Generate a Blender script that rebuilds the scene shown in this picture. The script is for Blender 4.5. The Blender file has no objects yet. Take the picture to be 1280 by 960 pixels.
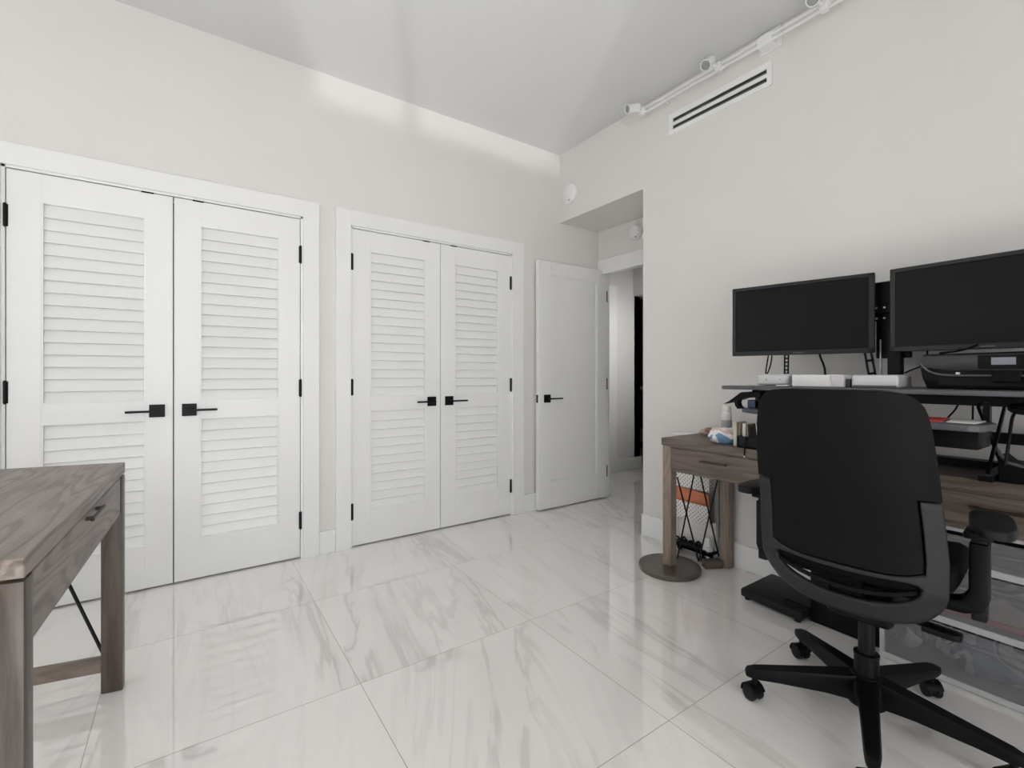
import bpy, bmesh, math, random
from mathutils import Vector, Matrix
random.seed(7)
S = bpy.context.scene
COL = S.collection
PI = math.pi
R = math.radians

# ------------------------------------------------------------------ materials
def new_mat(name):
    m = bpy.data.materials.new(name); m.use_nodes = True
    nt = m.node_tree
    return m, nt, nt.nodes['Principled BSDF']

def N(nt, typ, **kw):
    n = nt.nodes.new(typ)
    for k, v in kw.items():
        setattr(n, k, v)
    return n

def setin(n, **kw):
    for k, v in kw.items():
        n.inputs[k.replace('_', ' ')].default_value = v

def plain(name, col, rough=0.5, metal=0.0, spec=0.5, var=0.0, scale=6.0, bump=0.0, bscale=200.0):
    m, nt, b = new_mat(name)
    b.inputs['Base Color'].default_value = (*col, 1)
    b.inputs['Roughness'].default_value = rough
    b.inputs['Metallic'].default_value = metal
    b.inputs['Specular IOR Level'].default_value = spec
    if var > 0:
        tc = N(nt, 'ShaderNodeTexCoord'); nz = N(nt, 'ShaderNodeTexNoise')
        nz.inputs['Scale'].default_value = scale; nz.inputs['Detail'].default_value = 4
        nt.links.new(tc.outputs['Object'], nz.inputs['Vector'])
        cr = N(nt, 'ShaderNodeValToRGB')
        cr.color_ramp.elements[0].position = .3; cr.color_ramp.elements[1].position = .7
        cr.color_ramp.elements[0].color = (*[c * (1 - var) for c in col], 1)
        cr.color_ramp.elements[1].color = (*[min(1, c * (1 + var)) for c in col], 1)
        nt.links.new(nz.outputs['Fac'], cr.inputs['Fac'])
        nt.links.new(cr.outputs['Color'], b.inputs['Base Color'])
    if bump > 0:
        tc = N(nt, 'ShaderNodeTexCoord'); nz = N(nt, 'ShaderNodeTexNoise')
        nz.inputs['Scale'].default_value = bscale
        nt.links.new(tc.outputs['Object'], nz.inputs['Vector'])
        bp = N(nt, 'ShaderNodeBump'); bp.inputs['Strength'].default_value = bump; bp.inputs['Distance'].default_value = .002
        nt.links.new(nz.outputs['Fac'], bp.inputs['Height'])
        nt.links.new(bp.outputs['Normal'], b.inputs['Normal'])
    return m

def wood(name, axis, dark, light, rough=.45, seed=0.0, figure=1.0):
    """oak: fine pores stretched along the grain plus broad cathedral figure"""
    m, nt, b = new_mat(name)
    tc = N(nt, 'ShaderNodeTexCoord'); mp = N(nt, 'ShaderNodeMapping')
    sc = {'x': (1.2, 14, 14), 'y': (14, 1.2, 14), 'z': (14, 14, 1.2)}[axis]
    mp.inputs['Scale'].default_value = sc
    mp.inputs['Location'].default_value = (seed, seed * 1.7, seed * .6)
    nt.links.new(tc.outputs['Object'], mp.inputs['Vector'])
    mq = N(nt, 'ShaderNodeMapping')
    mq.inputs['Scale'].default_value = {'x': (.75, 6.5, 6.5), 'y': (6.5, .75, 6.5), 'z': (6.5, 6.5, .75)}[axis]
    mq.inputs['Location'].default_value = (seed * 2.3, seed, seed * .8)
    nt.links.new(tc.outputs['Object'], mq.inputs['Vector'])
    n1 = N(nt, 'ShaderNodeTexNoise'); setin(n1, Scale=1.0 * figure, Detail=2.5, Roughness=.45, Distortion=.25)
    nt.links.new(mq.outputs['Vector'], n1.inputs['Vector'])
    # growth rings cut through the broad noise
    mu = N(nt, 'ShaderNodeMath', operation='MULTIPLY'); mu.inputs[1].default_value = 95.0
    nt.links.new(n1.outputs['Fac'], mu.inputs[0])
    sn = N(nt, 'ShaderNodeMath', operation='SINE'); nt.links.new(mu.outputs[0], sn.inputs[0])
    mr = N(nt, 'ShaderNodeMapRange', interpolation_type='SMOOTHSTEP'); setin(mr, From_Min=-1.0, From_Max=.3)
    nt.links.new(sn.outputs[0], mr.inputs['Value'])
    n2 = N(nt, 'ShaderNodeTexNoise'); setin(n2, Scale=7.0, Detail=5.0, Roughness=.7)
    nt.links.new(mp.outputs['Vector'], n2.inputs['Vector'])
    n3 = N(nt, 'ShaderNodeTexNoise'); setin(n3, Scale=2.2, Detail=3.0)
    nt.links.new(mp.outputs['Vector'], n3.inputs['Vector'])
    a = N(nt, 'ShaderNodeMath', operation='MULTIPLY_ADD'); a.inputs[1].default_value = .19
    nt.links.new(mr.outputs['Result'], a.inputs[0])
    a2 = N(nt, 'ShaderNodeMath', operation='MULTIPLY'); a2.inputs[1].default_value = .62
    nt.links.new(n2.outputs['Fac'], a2.inputs[0]); nt.links.new(a2.outputs[0], a.inputs[2])
    a3 = N(nt, 'ShaderNodeMath', operation='MULTIPLY_ADD'); a3.inputs[1].default_value = .4
    nt.links.new(n3.outputs['Fac'], a3.inputs[0]); nt.links.new(a.outputs[0], a3.inputs[2])
    cr = N(nt, 'ShaderNodeValToRGB')
    cr.color_ramp.elements[0].position = .35; cr.color_ramp.elements[0].color = (*dark, 1)
    cr.color_ramp.elements[1].position = .85; cr.color_ramp.elements[1].color = (*light, 1)
    nt.links.new(a3.outputs[0], cr.inputs['Fac'])
    nt.links.new(cr.outputs['Color'], b.inputs['Base Color'])
    b.inputs['Roughness'].default_value = rough
    bp = N(nt, 'ShaderNodeBump'); bp.inputs['Strength'].default_value = .15; bp.inputs['Distance'].default_value = .001
    nt.links.new(n2.outputs['Fac'], bp.inputs['Height']); nt.links.new(bp.outputs['Normal'], b.inputs['Normal'])
    return m

def marble():
    m, nt, b = new_mat('marble_tile')
    L = nt.links.new
    geo = N(nt, 'ShaderNodeNewGeometry'); sep = N(nt, 'ShaderNodeSeparateXYZ')
    L(geo.outputs['Position'], sep.inputs[0])
    def math_(op, a, bb=None, c=None):
        n = N(nt, 'ShaderNodeMath', operation=op)
        for i, v in enumerate((a, bb, c)):
            if v is None: continue
            if isinstance(v, (int, float)): n.inputs[i].default_value = v
            else: L(v, n.inputs[i])
        return n.outputs[0]
    TX, TY = .738, .753
    u = math_('DIVIDE', math_('SUBTRACT', sep.outputs[0], .615), TX)
    v = math_('DIVIDE', math_('ADD', sep.outputs[1], .577), TY)
    fu, fv = math_('FRACT', u), math_('FRACT', v)
    du = math_('MULTIPLY', math_('MINIMUM', fu, math_('SUBTRACT', 1.0, fu)), TX)
    dv = math_('MULTIPLY', math_('MINIMUM', fv, math_('SUBTRACT', 1.0, fv)), TY)
    grout = math_('LESS_THAN', math_('MINIMUM', du, dv), .0013)
    cid = N(nt, 'ShaderNodeCombineXYZ')
    L(math_('FLOOR', u), cid.inputs[0]); L(math_('FLOOR', v), cid.inputs[1])
    wn = N(nt, 'ShaderNodeTexWhiteNoise', noise_dimensions='3D'); L(cid.outputs[0], wn.inputs['Vector'])
    off = N(nt, 'ShaderNodeVectorMath', operation='SCALE'); L(wn.outputs['Color'], off.inputs[0]); off.inputs['Scale'].default_value = 23.0
    # turn each tile's veins a little differently
    rot = N(nt, 'ShaderNodeVectorRotate', rotation_type='Z_AXIS')
    L(geo.outputs['Position'], rot.inputs['Vector'])
    L(math_('MULTIPLY_ADD', wn.outputs['Value'], .5, .02), rot.inputs['Angle'])
    add = N(nt, 'ShaderNodeVectorMath', operation='ADD'); L(rot.outputs[0], add.inputs[0]); L(off.outputs[0], add.inputs[1])
    mp = N(nt, 'ShaderNodeMapping'); mp.inputs['Scale'].default_value = (.5, 3.4, 1); L(add.outputs[0], mp.inputs['Vector'])
    n1 = N(nt, 'ShaderNodeTexNoise'); setin(n1, Scale=1.5, Detail=6.0, Roughness=.55, Distortion=.9); L(mp.outputs[0], n1.inputs['Vector'])
    vein = math_('ABSOLUTE', math_('SUBTRACT', n1.outputs['Fac'], .5))
    mr = N(nt, 'ShaderNodeMapRange', interpolation_type='SMOOTHSTEP'); setin(mr, From_Min=0.0, From_Max=.045, To_Min=1.0, To_Max=0.0); L(vein, mr.inputs['Value'])
    n2 = N(nt, 'ShaderNodeTexNoise'); setin(n2, Scale=.9, Detail=3.0, Distortion=.5); L(mp.outputs[0], n2.inputs['Vector'])
    mask = N(nt, 'ShaderNodeMapRange', interpolation_type='SMOOTHSTEP'); setin(mask, From_Min=.42, From_Max=.68); L(n2.outputs['Fac'], mask.inputs['Value'])
    vm = math_('MULTIPLY', mr.outputs[0], math_('MULTIPLY_ADD', mask.outputs[0], .8, .12))
    cloud = N(nt, 'ShaderNodeMapRange', interpolation_type='SMOOTHSTEP'); setin(cloud, From_Min=.45, From_Max=.75); L(n2.outputs['Fac'], cloud.inputs['Value'])
    base = N(nt, 'ShaderNodeMix', data_type='RGBA'); L(cloud.outputs[0], base.inputs[0])
    base.inputs[6].default_value = (.87, .85, .828, 1); base.inputs[7].default_value = (.80, .78, .757, 1)
    mv = N(nt, 'ShaderNodeMix', data_type='RGBA'); L(math_('MULTIPLY', vm, .42), mv.inputs[0])
    L(base.outputs[2], mv.inputs[6]); mv.inputs[7].default_value = (.43, .415, .40, 1)
    mg = N(nt, 'ShaderNodeMix', data_type='RGBA'); L(grout, mg.inputs[0])
    L(mv.outputs[2], mg.inputs[6]); mg.inputs[7].default_value = (.36, .31, .26, 1)
    L(mg.outputs[2], b.inputs['Base Color'])
    L(math_('MULTIPLY_ADD', grout, .4, .025), b.inputs['Roughness'])
    b.inputs['IOR'].default_value = 1.8
    b.inputs['Coat Weight'].default_value = .8; b.inputs['Coat Roughness'].default_value = .012; b.inputs['Coat IOR'].default_value = 1.6
    return m

def perforated(name):
    """white sheet with rows of small dark round holes (local x, z)"""
    m, nt, b = new_mat(name)
    L = nt.links.new
    tc = N(nt, 'ShaderNodeTexCoord'); mp = N(nt, 'ShaderNodeMapping')
    mp.inputs['Rotation'].default_value = (0, R(45), 0); mp.inputs['Scale'].default_value = (58, 58, 58)
    L(tc.outputs['Object'], mp.inputs['Vector'])
    fr = N(nt, 'ShaderNodeVectorMath', operation='FRACTION'); L(mp.outputs[0], fr.inputs[0])
    sb = N(nt, 'ShaderNodeVectorMath', operation='SUBTRACT'); L(fr.outputs[0], sb.inputs[0]); sb.inputs[1].default_value = (.5, .5, .5)
    ml = N(nt, 'ShaderNodeVectorMath', operation='MULTIPLY'); L(sb.outputs[0], ml.inputs[0]); ml.inputs[1].default_value = (1, 0, 1)
    ln = N(nt, 'ShaderNodeVectorMath', operation='LENGTH'); L(ml.outputs[0], ln.inputs[0])
    lt = N(nt, 'ShaderNodeMath', operation='LESS_THAN'); L(ln.outputs['Value'], lt.inputs[0]); lt.inputs[1].default_value = .2
    mx = N(nt, 'ShaderNodeMix', data_type='RGBA'); L(lt.outputs[0], mx.inputs[0])
    mx.inputs[6].default_value = (.78, .76, .74, 1); mx.inputs[7].default_value = (.05, .05, .05, 1)
    L(mx.outputs[2], b.inputs['Base Color']); b.inputs['Roughness'].default_value = .45
    return m

def translucent(name, col, mixf=.5):
    m = bpy.data.materials.new(name); m.use_nodes = True; nt = m.node_tree
    b = nt.nodes['Principled BSDF']; out = nt.nodes['Material Output']
    b.inputs['Base Color'].default_value = (*col, 1); b.inputs['Roughness'].default_value = .18
    tr = N(nt, 'ShaderNodeBsdfTransparent'); mx = N(nt, 'ShaderNodeMixShader'); mx.inputs[0].default_value = mixf
    nt.links.new(tr.outputs[0], mx.inputs[1]); nt.links.new(b.outputs[0], mx.inputs[2]); nt.links.new(mx.outputs[0], out.inputs['Surface'])
    return m

def multi(name, cols, scale=9.0, rough=.35):
    """printed film / mixed stuff: patches of several colours"""
    m, nt, b = new_mat(name)
    tc = N(nt, 'ShaderNodeTexCoord'); nz = N(nt, 'ShaderNodeTexNoise'); setin(nz, Scale=scale, Detail=1.5, Distortion=.6)
    nt.links.new(tc.outputs['Object'], nz.inputs['Vector'])
    cr = N(nt, 'ShaderNodeValToRGB'); cr.color_ramp.interpolation = 'CONSTANT'
    n = len(cols)
    el = cr.color_ramp.elements
    el[0].position = 0; el[0].color = (*cols[0], 1)
    el[1].position = .36 + .3 / n; el[1].color = (*cols[1], 1)
    for i in range(2, n):
        e = el.new(.36 + .3 * i / n); e.color = (*cols[i], 1)
    nt.links.new(nz.outputs['Fac'], cr.inputs['Fac']); nt.links.new(cr.outputs['Color'], b.inputs['Base Color'])
    b.inputs['Roughness'].default_value = rough
    return m

M = dict(
    wall=plain('wall_paint', (.715, .696, .676), .75, var=.015, scale=2.0, bump=.05, bscale=300),
    ceil=plain('ceiling_paint', (.655, .66, .66), .45, var=.01, scale=1.5),
    white=plain('white_satin_paint', (.80, .80, .79), .32, var=.01),
    trim=plain('white_trim_paint', (.80, .80, .795), .35, var=.01),
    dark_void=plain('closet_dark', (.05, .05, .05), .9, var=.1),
    black_metal=plain('black_metal', (.005, .005, .0055), .4, .1, spec=.22, var=.1),
    bronze=plain('dark_bronze', (.06, .045, .035), .4, .7, var=.1),
    disc=plain('bronze_grey_disc', (.12, .10, .088), .28, .3, var=.05),
    black_plastic=plain('black_plastic', (.0035, .0035, .0038), .42, spec=.15, var=.1, bump=.05, bscale=500),
    black_soft=plain('black_soft_plastic', (.0065, .0065, .007), .5, spec=.24, var=.08, bump=.1, bscale=600),
    black_fabric=plain('black_fabric', (.005, .005, .0055), .9, spec=.1, var=.15, scale=80, bump=.3, bscale=900),
    shell=plain('chair_shell_plastic', (.018, .018, .019), .5, spec=.3, var=.05, bump=.08, bscale=700),
    screen=plain('dark_lcd_screen', (.005, .005, .0054), .4, spec=.16, var=.05, scale=2),
    bezel=plain('charcoal_bezel', (.015, .015, .0155), .42, spec=.35, var=.05),
    bezel_side=plain('grey_bezel_edge', (.09, .09, .1), .4, var=.05),
    grey_lam=plain('grey_laminate', (.085, .088, .096), .42, var=.06, scale=20),
    silver=plain('silver_aluminium', (.66, .66, .67), .42, .25, var=.03),
    white_plastic=plain('white_plastic', (.80, .80, .79), .35, var=.02),
    warm_white=plain('warm_white_metal', (.74, .715, .70), .4, var=.02),
    lens=plain('grey_lamp_lens', (.28, .285, .28), .25, var=.1, scale=60),
    slot=plain('vent_dark_slot', (.01, .01, .01), .6, var=.1),
    vent_grey=plain('vent_grey_blade', (.12, .12, .12), .5, var=.1),
    hall_dark=plain('dark_cabinet', (.02, .02, .022), .4, var=.2),
    hall_grey=plain('grey_cabinet', (.16, .15, .15), .5, var=.1),
    orange=plain('orange_folder', (.62, .20, .10), .5, var=.05),
    red=plain('red_folder', (.30, .03, .05), .4, var=.1),
    navy=plain('navy_plastic', (.03, .05, .13), .4, var=.1),
    blue_bag=multi('blue_plastic_bag', [(.05, .09, .17), (.25, .27, .30), (.03, .04, .07), (.30, .29, .28), (.02, .02, .03)], 7.0),
    mixed=multi('mixed_stationery', [(.55, .54, .52), (.12, .11, .11), (.35, .35, .36), (.05, .05, .06), (.22, .19, .17)], 6.0),
    film=multi('printed_film', [(.85, .86, .88), (.20, .36, .55), (.88, .87, .86), (.78, .58, .55), (.85, .86, .88)], 8.0),
    pouch=multi('pink_brown_pouch', [(.30, .15, .10), (.62, .42, .40), (.55, .38, .36), (.20, .11, .08)], 14.0),
    paper=plain('paper', (.86, .85, .82), .7, var=.03),
    cream=plain('cream_paper', (.66, .62, .52), .7, var=.05),
    clear=translucent('clear_plastic', (.34, .34, .35), .30),
    frost=translucent('frosted_plastic_rim', (.62, .62, .62), .8),
    perf=perforated('perforated_white_sheet'),
    tan=plain('tan_card', (.42, .33, .24), .7, var=.08),
    lcd_grey=plain('pale_lcd', (.22, .23, .27), .3, var=.05),
    marble=marble(),
)
LD, LL = (.085, .066, .057), (.285, .240, .216)
DD, DL = (.070, .053, .043), (.165, .130, .106)
M.update(
    wtop=wood('grey_oak_top', 'x', LD, LL, .42, 0.3, 1.0), wface=wood('grey_oak_face', 'x', LD, LL, .45, 4.1),
    wleg=wood('grey_oak_leg', 'z', (.040, .029, .023), (.110, .085, .070), .4, 2.2), wrail=wood('grey_oak_rail', 'y', (.125, .096, .08), (.25, .2, .17), .45, 5.0),
    dtop=wood('brown_oak_top', 'x', DD, DL, .42, 1.3, 1.0), dface=wood('brown_oak_face', 'x', DD, DL, .45, 6.1),
    dleg=wood('brown_oak_leg', 'z', (.15, .115, .09), (.30, .235, .185), .45, 7.2), drail=wood('brown_oak_rail', 'y', (.06, .045, .037), (.12, .09, .075), .45, 8.0),
)

# ------------------------------------------------------------------ mesh builder
WORLD = {}          # world matrix of every object that parents others

class MB:
    def __init__(self, mat=None):
        self.bm = bmesh.new(); self.mat = mat or Matrix.Identity(4)
    def _xf(self, vs, m):
        for v in vs: v.co = m @ v.co
    def box(self, x0, x1, y0, y1, z0, z1, bev=0.0, seg=2, m=None):
        r = bmesh.ops.create_cube(self.bm, size=1.0)
        vs = r['verts']
        for v in vs:
            v.co = Vector((x0 + (v.co.x + .5) * (x1 - x0), y0 + (v.co.y + .5) * (y1 - y0), z0 + (v.co.z + .5) * (z1 - z0)))
        if bev > 0:
            es = list({e for v in vs for e in v.link_edges})
            bmesh.ops.bevel(self.bm, geom=es, offset=bev, offset_type='OFFSET', segments=seg, profile=.5, affect='EDGES', clamp_overlap=True)
            vs = self._last(vs)
        if m is not None: self._xf(self._island(vs[0]), m)
        return self
    def _last(self, vs):
        return [v for v in vs if v.is_valid] or [self._newest()]
    def _newest(self):
        self.bm.verts.ensure_lookup_table(); return self.bm.verts[-1]
    def _island(self, v0):
        seen = {v0}; st = [v0]
        while st:
            v = st.pop()
            for e in v.link_edges:
                o = e.other_vert(v)
                if o not in seen: seen.add(o); st.append(o)
        return list(seen)
    def prism(self, pts, axis, a, b, bev=0.0, seg=2, m=None):
        """polygon pts (2D) extruded from a to b along axis; 2D order: x->(y,z) y->(x,z) z->(x,y)"""
        def mk(p, t):
            return {'x': (t, p[0], p[1]), 'y': (p[0], t, p[1]), 'z': (p[0], p[1], t)}[axis]
        A = [self.bm.verts.new(mk(p, a)) for p in pts]; B = [self.bm.verts.new(mk(p, b)) for p in pts]
        n = len(pts)
        fs = [self.bm.faces.new(A), self.bm.faces.new(B)]
        for i in range(n):
            fs.append(self.bm.faces.new((A[i], A[(i + 1) % n], B[(i + 1) % n], B[i])))
        bmesh.ops.recalc_face_normals(self.bm, faces=fs)
        vs = A + B
        if bev > 0:
            es = list({e for v in vs for e in v.link_edges})
            bmesh.ops.bevel(self.bm, geom=es, offset=bev, offset_type='OFFSET', segments=seg, profile=.5, affect='EDGES', clamp_overlap=True)
            vs = self._last(vs)
        if m is not None: self._xf(self._island(vs[0]), m)
        return self
    def cyl(self, p0, p1, r0, r1=None, seg=24, cap=True):
        r1 = r0 if r1 is None else r1
        p0, p1 = Vector(p0), Vector(p1); d = (p1 - p0)
        q = d.to_track_quat('Z', 'Y').to_matrix()
        rings = []
        for p, r in ((p0, r0), (p1, r1)):
            rings.append([self.bm.verts.new(p + q @ Vector((r * math.cos(2 * PI * i / seg), r * math.sin(2 * PI * i / seg), 0))) for i in range(seg)])
        for i in range(seg):
            j = (i + 1) % seg
            self.bm.faces.new((rings[0][i], rings[0][j], rings[1][j], rings[1][i]))
        if cap:
            self.bm.faces.new(list(reversed(rings[0]))); self.bm.faces.new(rings[1])
        return self
    def lathe(self, prof, origin=(0, 0, 0), axis=(0, 0, 1), seg=32):
        """prof: list of (radius, height) along axis"""
        q = Vector(axis).to_track_quat('Z', 'Y').to_matrix(); o = Vector(origin)
        rings = []
        for r, h in prof:
            if r < 1e-6:
                rings.append([self.bm.verts.new(o + q @ Vector((0, 0, h)))])
            else:
                rings.append([self.bm.verts.new(o + q @ Vector((r * math.cos(2 * PI * i / seg), r * math.sin(2 * PI * i / seg), h))) for i in range(seg)])
        for a, b in zip(rings, rings[1:]):
            for i in range(seg):
                j = (i + 1) % seg
                if len(a) == 1 and len(b) == 1: continue
                if len(a) == 1: self.bm.faces.new((a[0], b[j], b[i]))
                elif len(b) == 1: self.bm.faces.new((a[i], a[j], b[0]))
                else: self.bm.faces.new((a[i], a[j], b[j], b[i]))
        if len(rings[0]) > 1: self.bm.faces.new(list(reversed(rings[0])))
        if len(rings[-1]) > 1: self.bm.faces.new(rings[-1])
        return self
    def tube(self, pts, r, seg=8, smooth=0):
        pts = [Vector(p) for p in pts]
        for _ in range(smooth):
            q = [pts[0]]
            for a, b in zip(pts, pts[1:]): q += [a * .75 + b * .25, a * .25 + b * .75]
            q.append(pts[-1]); pts = q
        rings = []; up = Vector((.13, .21, .97))
        for i, p in enumerate(pts):
            t = (pts[min(i + 1, len(pts) - 1)] - pts[max(i - 1, 0)]).normalized()
            s = t.cross(up)
            if s.length < .05: s = t.cross(Vector((1, 0, 0)))
            s.normalize(); n = s.cross(t)
            rings.append([self.bm.verts.new(p + (s * math.cos(2 * PI * k / seg) + n * math.sin(2 * PI * k / seg)) * r) for k in range(seg)])
        for a, b in zip(rings, rings[1:]):
            for k in range(seg):
                j = (k + 1) % seg
                self.bm.faces.new((a[k], a[j], b[j], b[k]))
        self.bm.faces.new(list(reversed(rings[0]))); self.bm.faces.new(rings[-1])
        return self
    def bar(self, p0, p1, w, h, w1=None, h1=None, bev=0.0, up=(0, 0, 1)):
        """rectangular bar from p0 to p1, width w (sideways), height h (up)"""
        p0, p1 = Vector(p0), Vector(p1); w1 = w if w1 is None else w1; h1 = h if h1 is None else h1
        t = (p1 - p0).normalized(); s = t.cross(Vector(up)).normalized(); n = s.cross(t)
        vs = []
        for p, ww, hh in ((p0, w, h), (p1, w1, h1)):
            vs.append([self.bm.verts.new(p + s * a * ww / 2 + n * b * hh / 2) for a, b in ((-1, -1), (1, -1), (1, 1), (-1, 1))])
        fs = [self.bm.faces.new(list(reversed(vs[0]))), self.bm.faces.new(vs[1])]
        for i in range(4):
            j = (i + 1) % 4
            fs.append(self.bm.faces.new((vs[0][i], vs[0][j], vs[1][j], vs[1][i])))
        bmesh.ops.recalc_face_normals(self.bm, faces=fs)
        if bev > 0:
            es = list({e for r_ in vs for v in r_ for e in v.link_edges})
            bmesh.ops.bevel(self.bm, geom=es, offset=bev, offset_type='OFFSET', segments=2, profile=.5, affect='EDGES', clamp_overlap=True)
        return self
    def build(self, name, mat, parent=None, local=False, smooth=True, angle=32, recalc=True):
        me = bpy.data.meshes.new(name)
        if recalc: bmesh.ops.recalc_face_normals(self.bm, faces=self.bm.faces[:])
        if parent is not None and not local:
            inv = WORLD[parent.name].inverted()
            for v in self.bm.verts: v.co = inv @ v.co
        self.bm.to_mesh(me); self.bm.free()
        mats = mat if isinstance(mat, (list, tuple)) else [mat]
        for q in mats: me.materials.append(q)
        if smooth:
            me.polygons.foreach_set('use_smooth', [True] * len(me.polygons))
            me.set_sharp_from_angle(angle=R(angle))
        o = bpy.data.objects.new(name, me); COL.objects.link(o)
        if parent is not None: o.parent = parent
        WORLD[o.name] = WORLD[parent.name].copy() if parent is not None else Matrix.Identity(4)
        return o

def tag(o, label, cat, group=None, kind=None):
    o['label'] = label; o['category'] = cat
    if group: o['group'] = group
    if kind: o['kind'] = kind
    return o

def thing(name, label, cat, loc=(0, 0, 0), rz=0.0, group=None):
    o = bpy.data.objects.new(name, None); COL.objects.link(o)
    o.empty_display_size = .1
    o.location = loc; o.rotation_euler = (0, 0, rz)
    WORLD[o.name] = Matrix.Translation(loc) @ Matrix.Rotation(rz, 4, 'Z')
    return tag(o, label, cat, group)

def struct(o, label, cat):
    return tag(o, label, cat, kind='structure')

# ------------------------------------------------------------------ room shell
H = 2.958
RX, RY = 4.75, -5.3        # right wall, front wall (behind the camera)
b = MB(); b.box(-2.6, RX, RY, 5.0, -.12, 0)
struct(b.build('floor', M['marble'], smooth=False), 'pale veined marble tile floor, polished', 'floor')
b = MB(); b.box(-.5, RX + .1, RY - .1, .46, H, H + .12)
struct(b.build('ceiling', M['ceil'], smooth=False), 'plain pale grey painted ceiling', 'ceiling')

C1 = (-3.277, -2.022); C2 = (-1.741, -.494); DH = 2.048       # closet openings
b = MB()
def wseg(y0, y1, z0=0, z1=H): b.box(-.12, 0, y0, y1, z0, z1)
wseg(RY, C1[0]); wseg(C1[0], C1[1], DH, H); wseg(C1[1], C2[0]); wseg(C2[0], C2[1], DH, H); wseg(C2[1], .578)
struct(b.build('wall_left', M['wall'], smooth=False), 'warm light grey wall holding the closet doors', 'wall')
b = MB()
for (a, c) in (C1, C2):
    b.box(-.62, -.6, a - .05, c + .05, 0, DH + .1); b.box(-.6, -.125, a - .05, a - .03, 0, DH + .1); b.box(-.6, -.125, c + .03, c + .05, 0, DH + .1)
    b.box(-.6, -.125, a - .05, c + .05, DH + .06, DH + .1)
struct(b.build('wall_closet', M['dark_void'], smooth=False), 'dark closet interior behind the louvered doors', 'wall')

AX, AY, AZ = .885, .458, 2.385       # alcove: width, depth, ceiling height
DO = (.012, .80, 2.035)              # doorway x0, x1, top
b = MB()
b.box(AX, RX, 0, AY + .12, 0, H)
b.box(0, AX, 0, AY + .12, AZ, H)
b.box(DO[1] + .0, AX, AY, AY + .12, 0, AZ)
b.box(0, DO[1], AY, AY + .12, DO[2], AZ)
struct(b.build('wall_back', M['wall'], smooth=False), 'warm light grey wall behind the desk with a recessed doorway', 'wall')

b = MB()
W1 = (-4.3, -1.2, .12, 2.72)        # window in right wall: y0,y1,z0,z1
b.box(RX, RX + .12, RY, W1[0], 0, H); b.box(RX, RX + .12, W1[1], .58, 0, H)
b.box(RX, RX + .12, W1[0], W1[1], 0, W1[2]); b.box(RX, RX + .12, W1[0], W1[1], W1[3], H)
struct(b.build('wall_right', M['wall'], smooth=False), 'light grey wall with the wide window, out of view', 'wall')
b = MB()
W2 = (.15, 2.1, .12, 2.72)
b.box(-.12, W2[0], RY - .12, RY, 0, H); b.box(W2[1], RX + .12, RY - .12, RY, 0, H)
b.box(W2[0], W2[1], RY - .12, RY, 0, W2[2]); b.box(W2[0], W2[1], RY - .12, RY, W2[3], H)
struct(b.build('wall_front', M['wall'], smooth=False), 'light grey wall behind the viewpoint with a window', 'wall')

def window(name, axis, w, pos, mull):
    b = MB(); a0, a1, z0, z1 = w
    t = .05
    segs = [(a0, a0 + t, z0, z1), (a1 - t, a1, z0, z1), (a0, a1, z0, z0 + t), (a0, a1, z1 - t, z1)]
    for c in mull: segs.append((c - .02, c + .02, z0, z1))
    for s in segs:
        if axis == 'x': b.box(pos - .03, pos + .03, *s)
        else: b.box(s[0], s[1], pos - .03, pos + .03, s[2], s[3])
    o = b.build(name, M['white_plastic'], smooth=False)
    struct(o, 'white framed window in the wall out of view', 'window')
window('window_1', 'x', W1, RX + .06, (-3.615, -2.3)); window('window_2', 'y', W2, RY - .06, (1.1,))

# baseboards
def base(name, boxes, label):
    b = MB()
    for q in boxes: b.box(*q, bev=.003, seg=1)
    struct(b.build(name, M['trim']), label, 'baseboard')
BH = .14
base('baseboard_left', [(0, .016, -1.93, -1.835, 0, BH), (0, .016, -.385, .44, 0, BH), (0, .016, RY, -3.375, 0, BH)], 'white baseboard along the closet wall')
base('baseboard_back', [(AX - .014, RX, -.016, 0, 0, BH), (AX - .016, AX, -.016, AY - .02, 0, BH)], 'white baseboard along the wall behind the desk')

# closet casings (trim_1, trim_2): two legs and a head, with jamb returns
def casing(name, yo0, yo1, yi0, yi1, label):
    b = MB(); T = .020
    b.box(0, T, yo0, yi0, 0, 2.146, .0015, 1); b.box(0, T, yi1, yo1, 0, 2.146, .0015, 1)
    b.box(0, T, yi0 - .002, yi1 + .002, DH - .001, 2.146, .0015, 1)
    o = b.build(name, M['trim']); struct(o, label, 'trim')
    b = MB()
    b.box(-.12, .006, yi0, yi0 + .012, 0, DH); b.box(-.12, .006, yi1 - .012, yi1, 0, DH); b.box(-.12, .006, yi0, yi1, DH - .012, DH)
    b.build('jamb', M['trim'], o, smooth=False)
casing('trim_1', -3.375, -1.93, C1[0], C1[1], 'white casing around the nearer closet')
casing('trim_2', -1.834, -.385, C2[0], C2[1], 'white casing around the farther closet')
b = MB()
b.box(0, AX, AY - .018, AY, 1.995, 2.122, .0015, 1)
b.box(.785, AX - .018, AY - .018, AY, 0, 1.995, .0015, 1)
o = b.build('trim_3', M['trim']); struct(o, 'white casing over the hall doorway', 'trim')
b = MB(); b.box(.001, .013, AY, AY + .12, 0, DO[2]); b.box(DO[1] - .012, DO[1], AY, AY + .12, 0, DO[2]); b.box(0.001, DO[1], AY, AY + .12, DO[2] - .02, DO[2])
b.box(.013, .02, AY + .075, AY + .12, 0, DO[2])
b.build('jamb', M['trim'], o, smooth=False)

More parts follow.
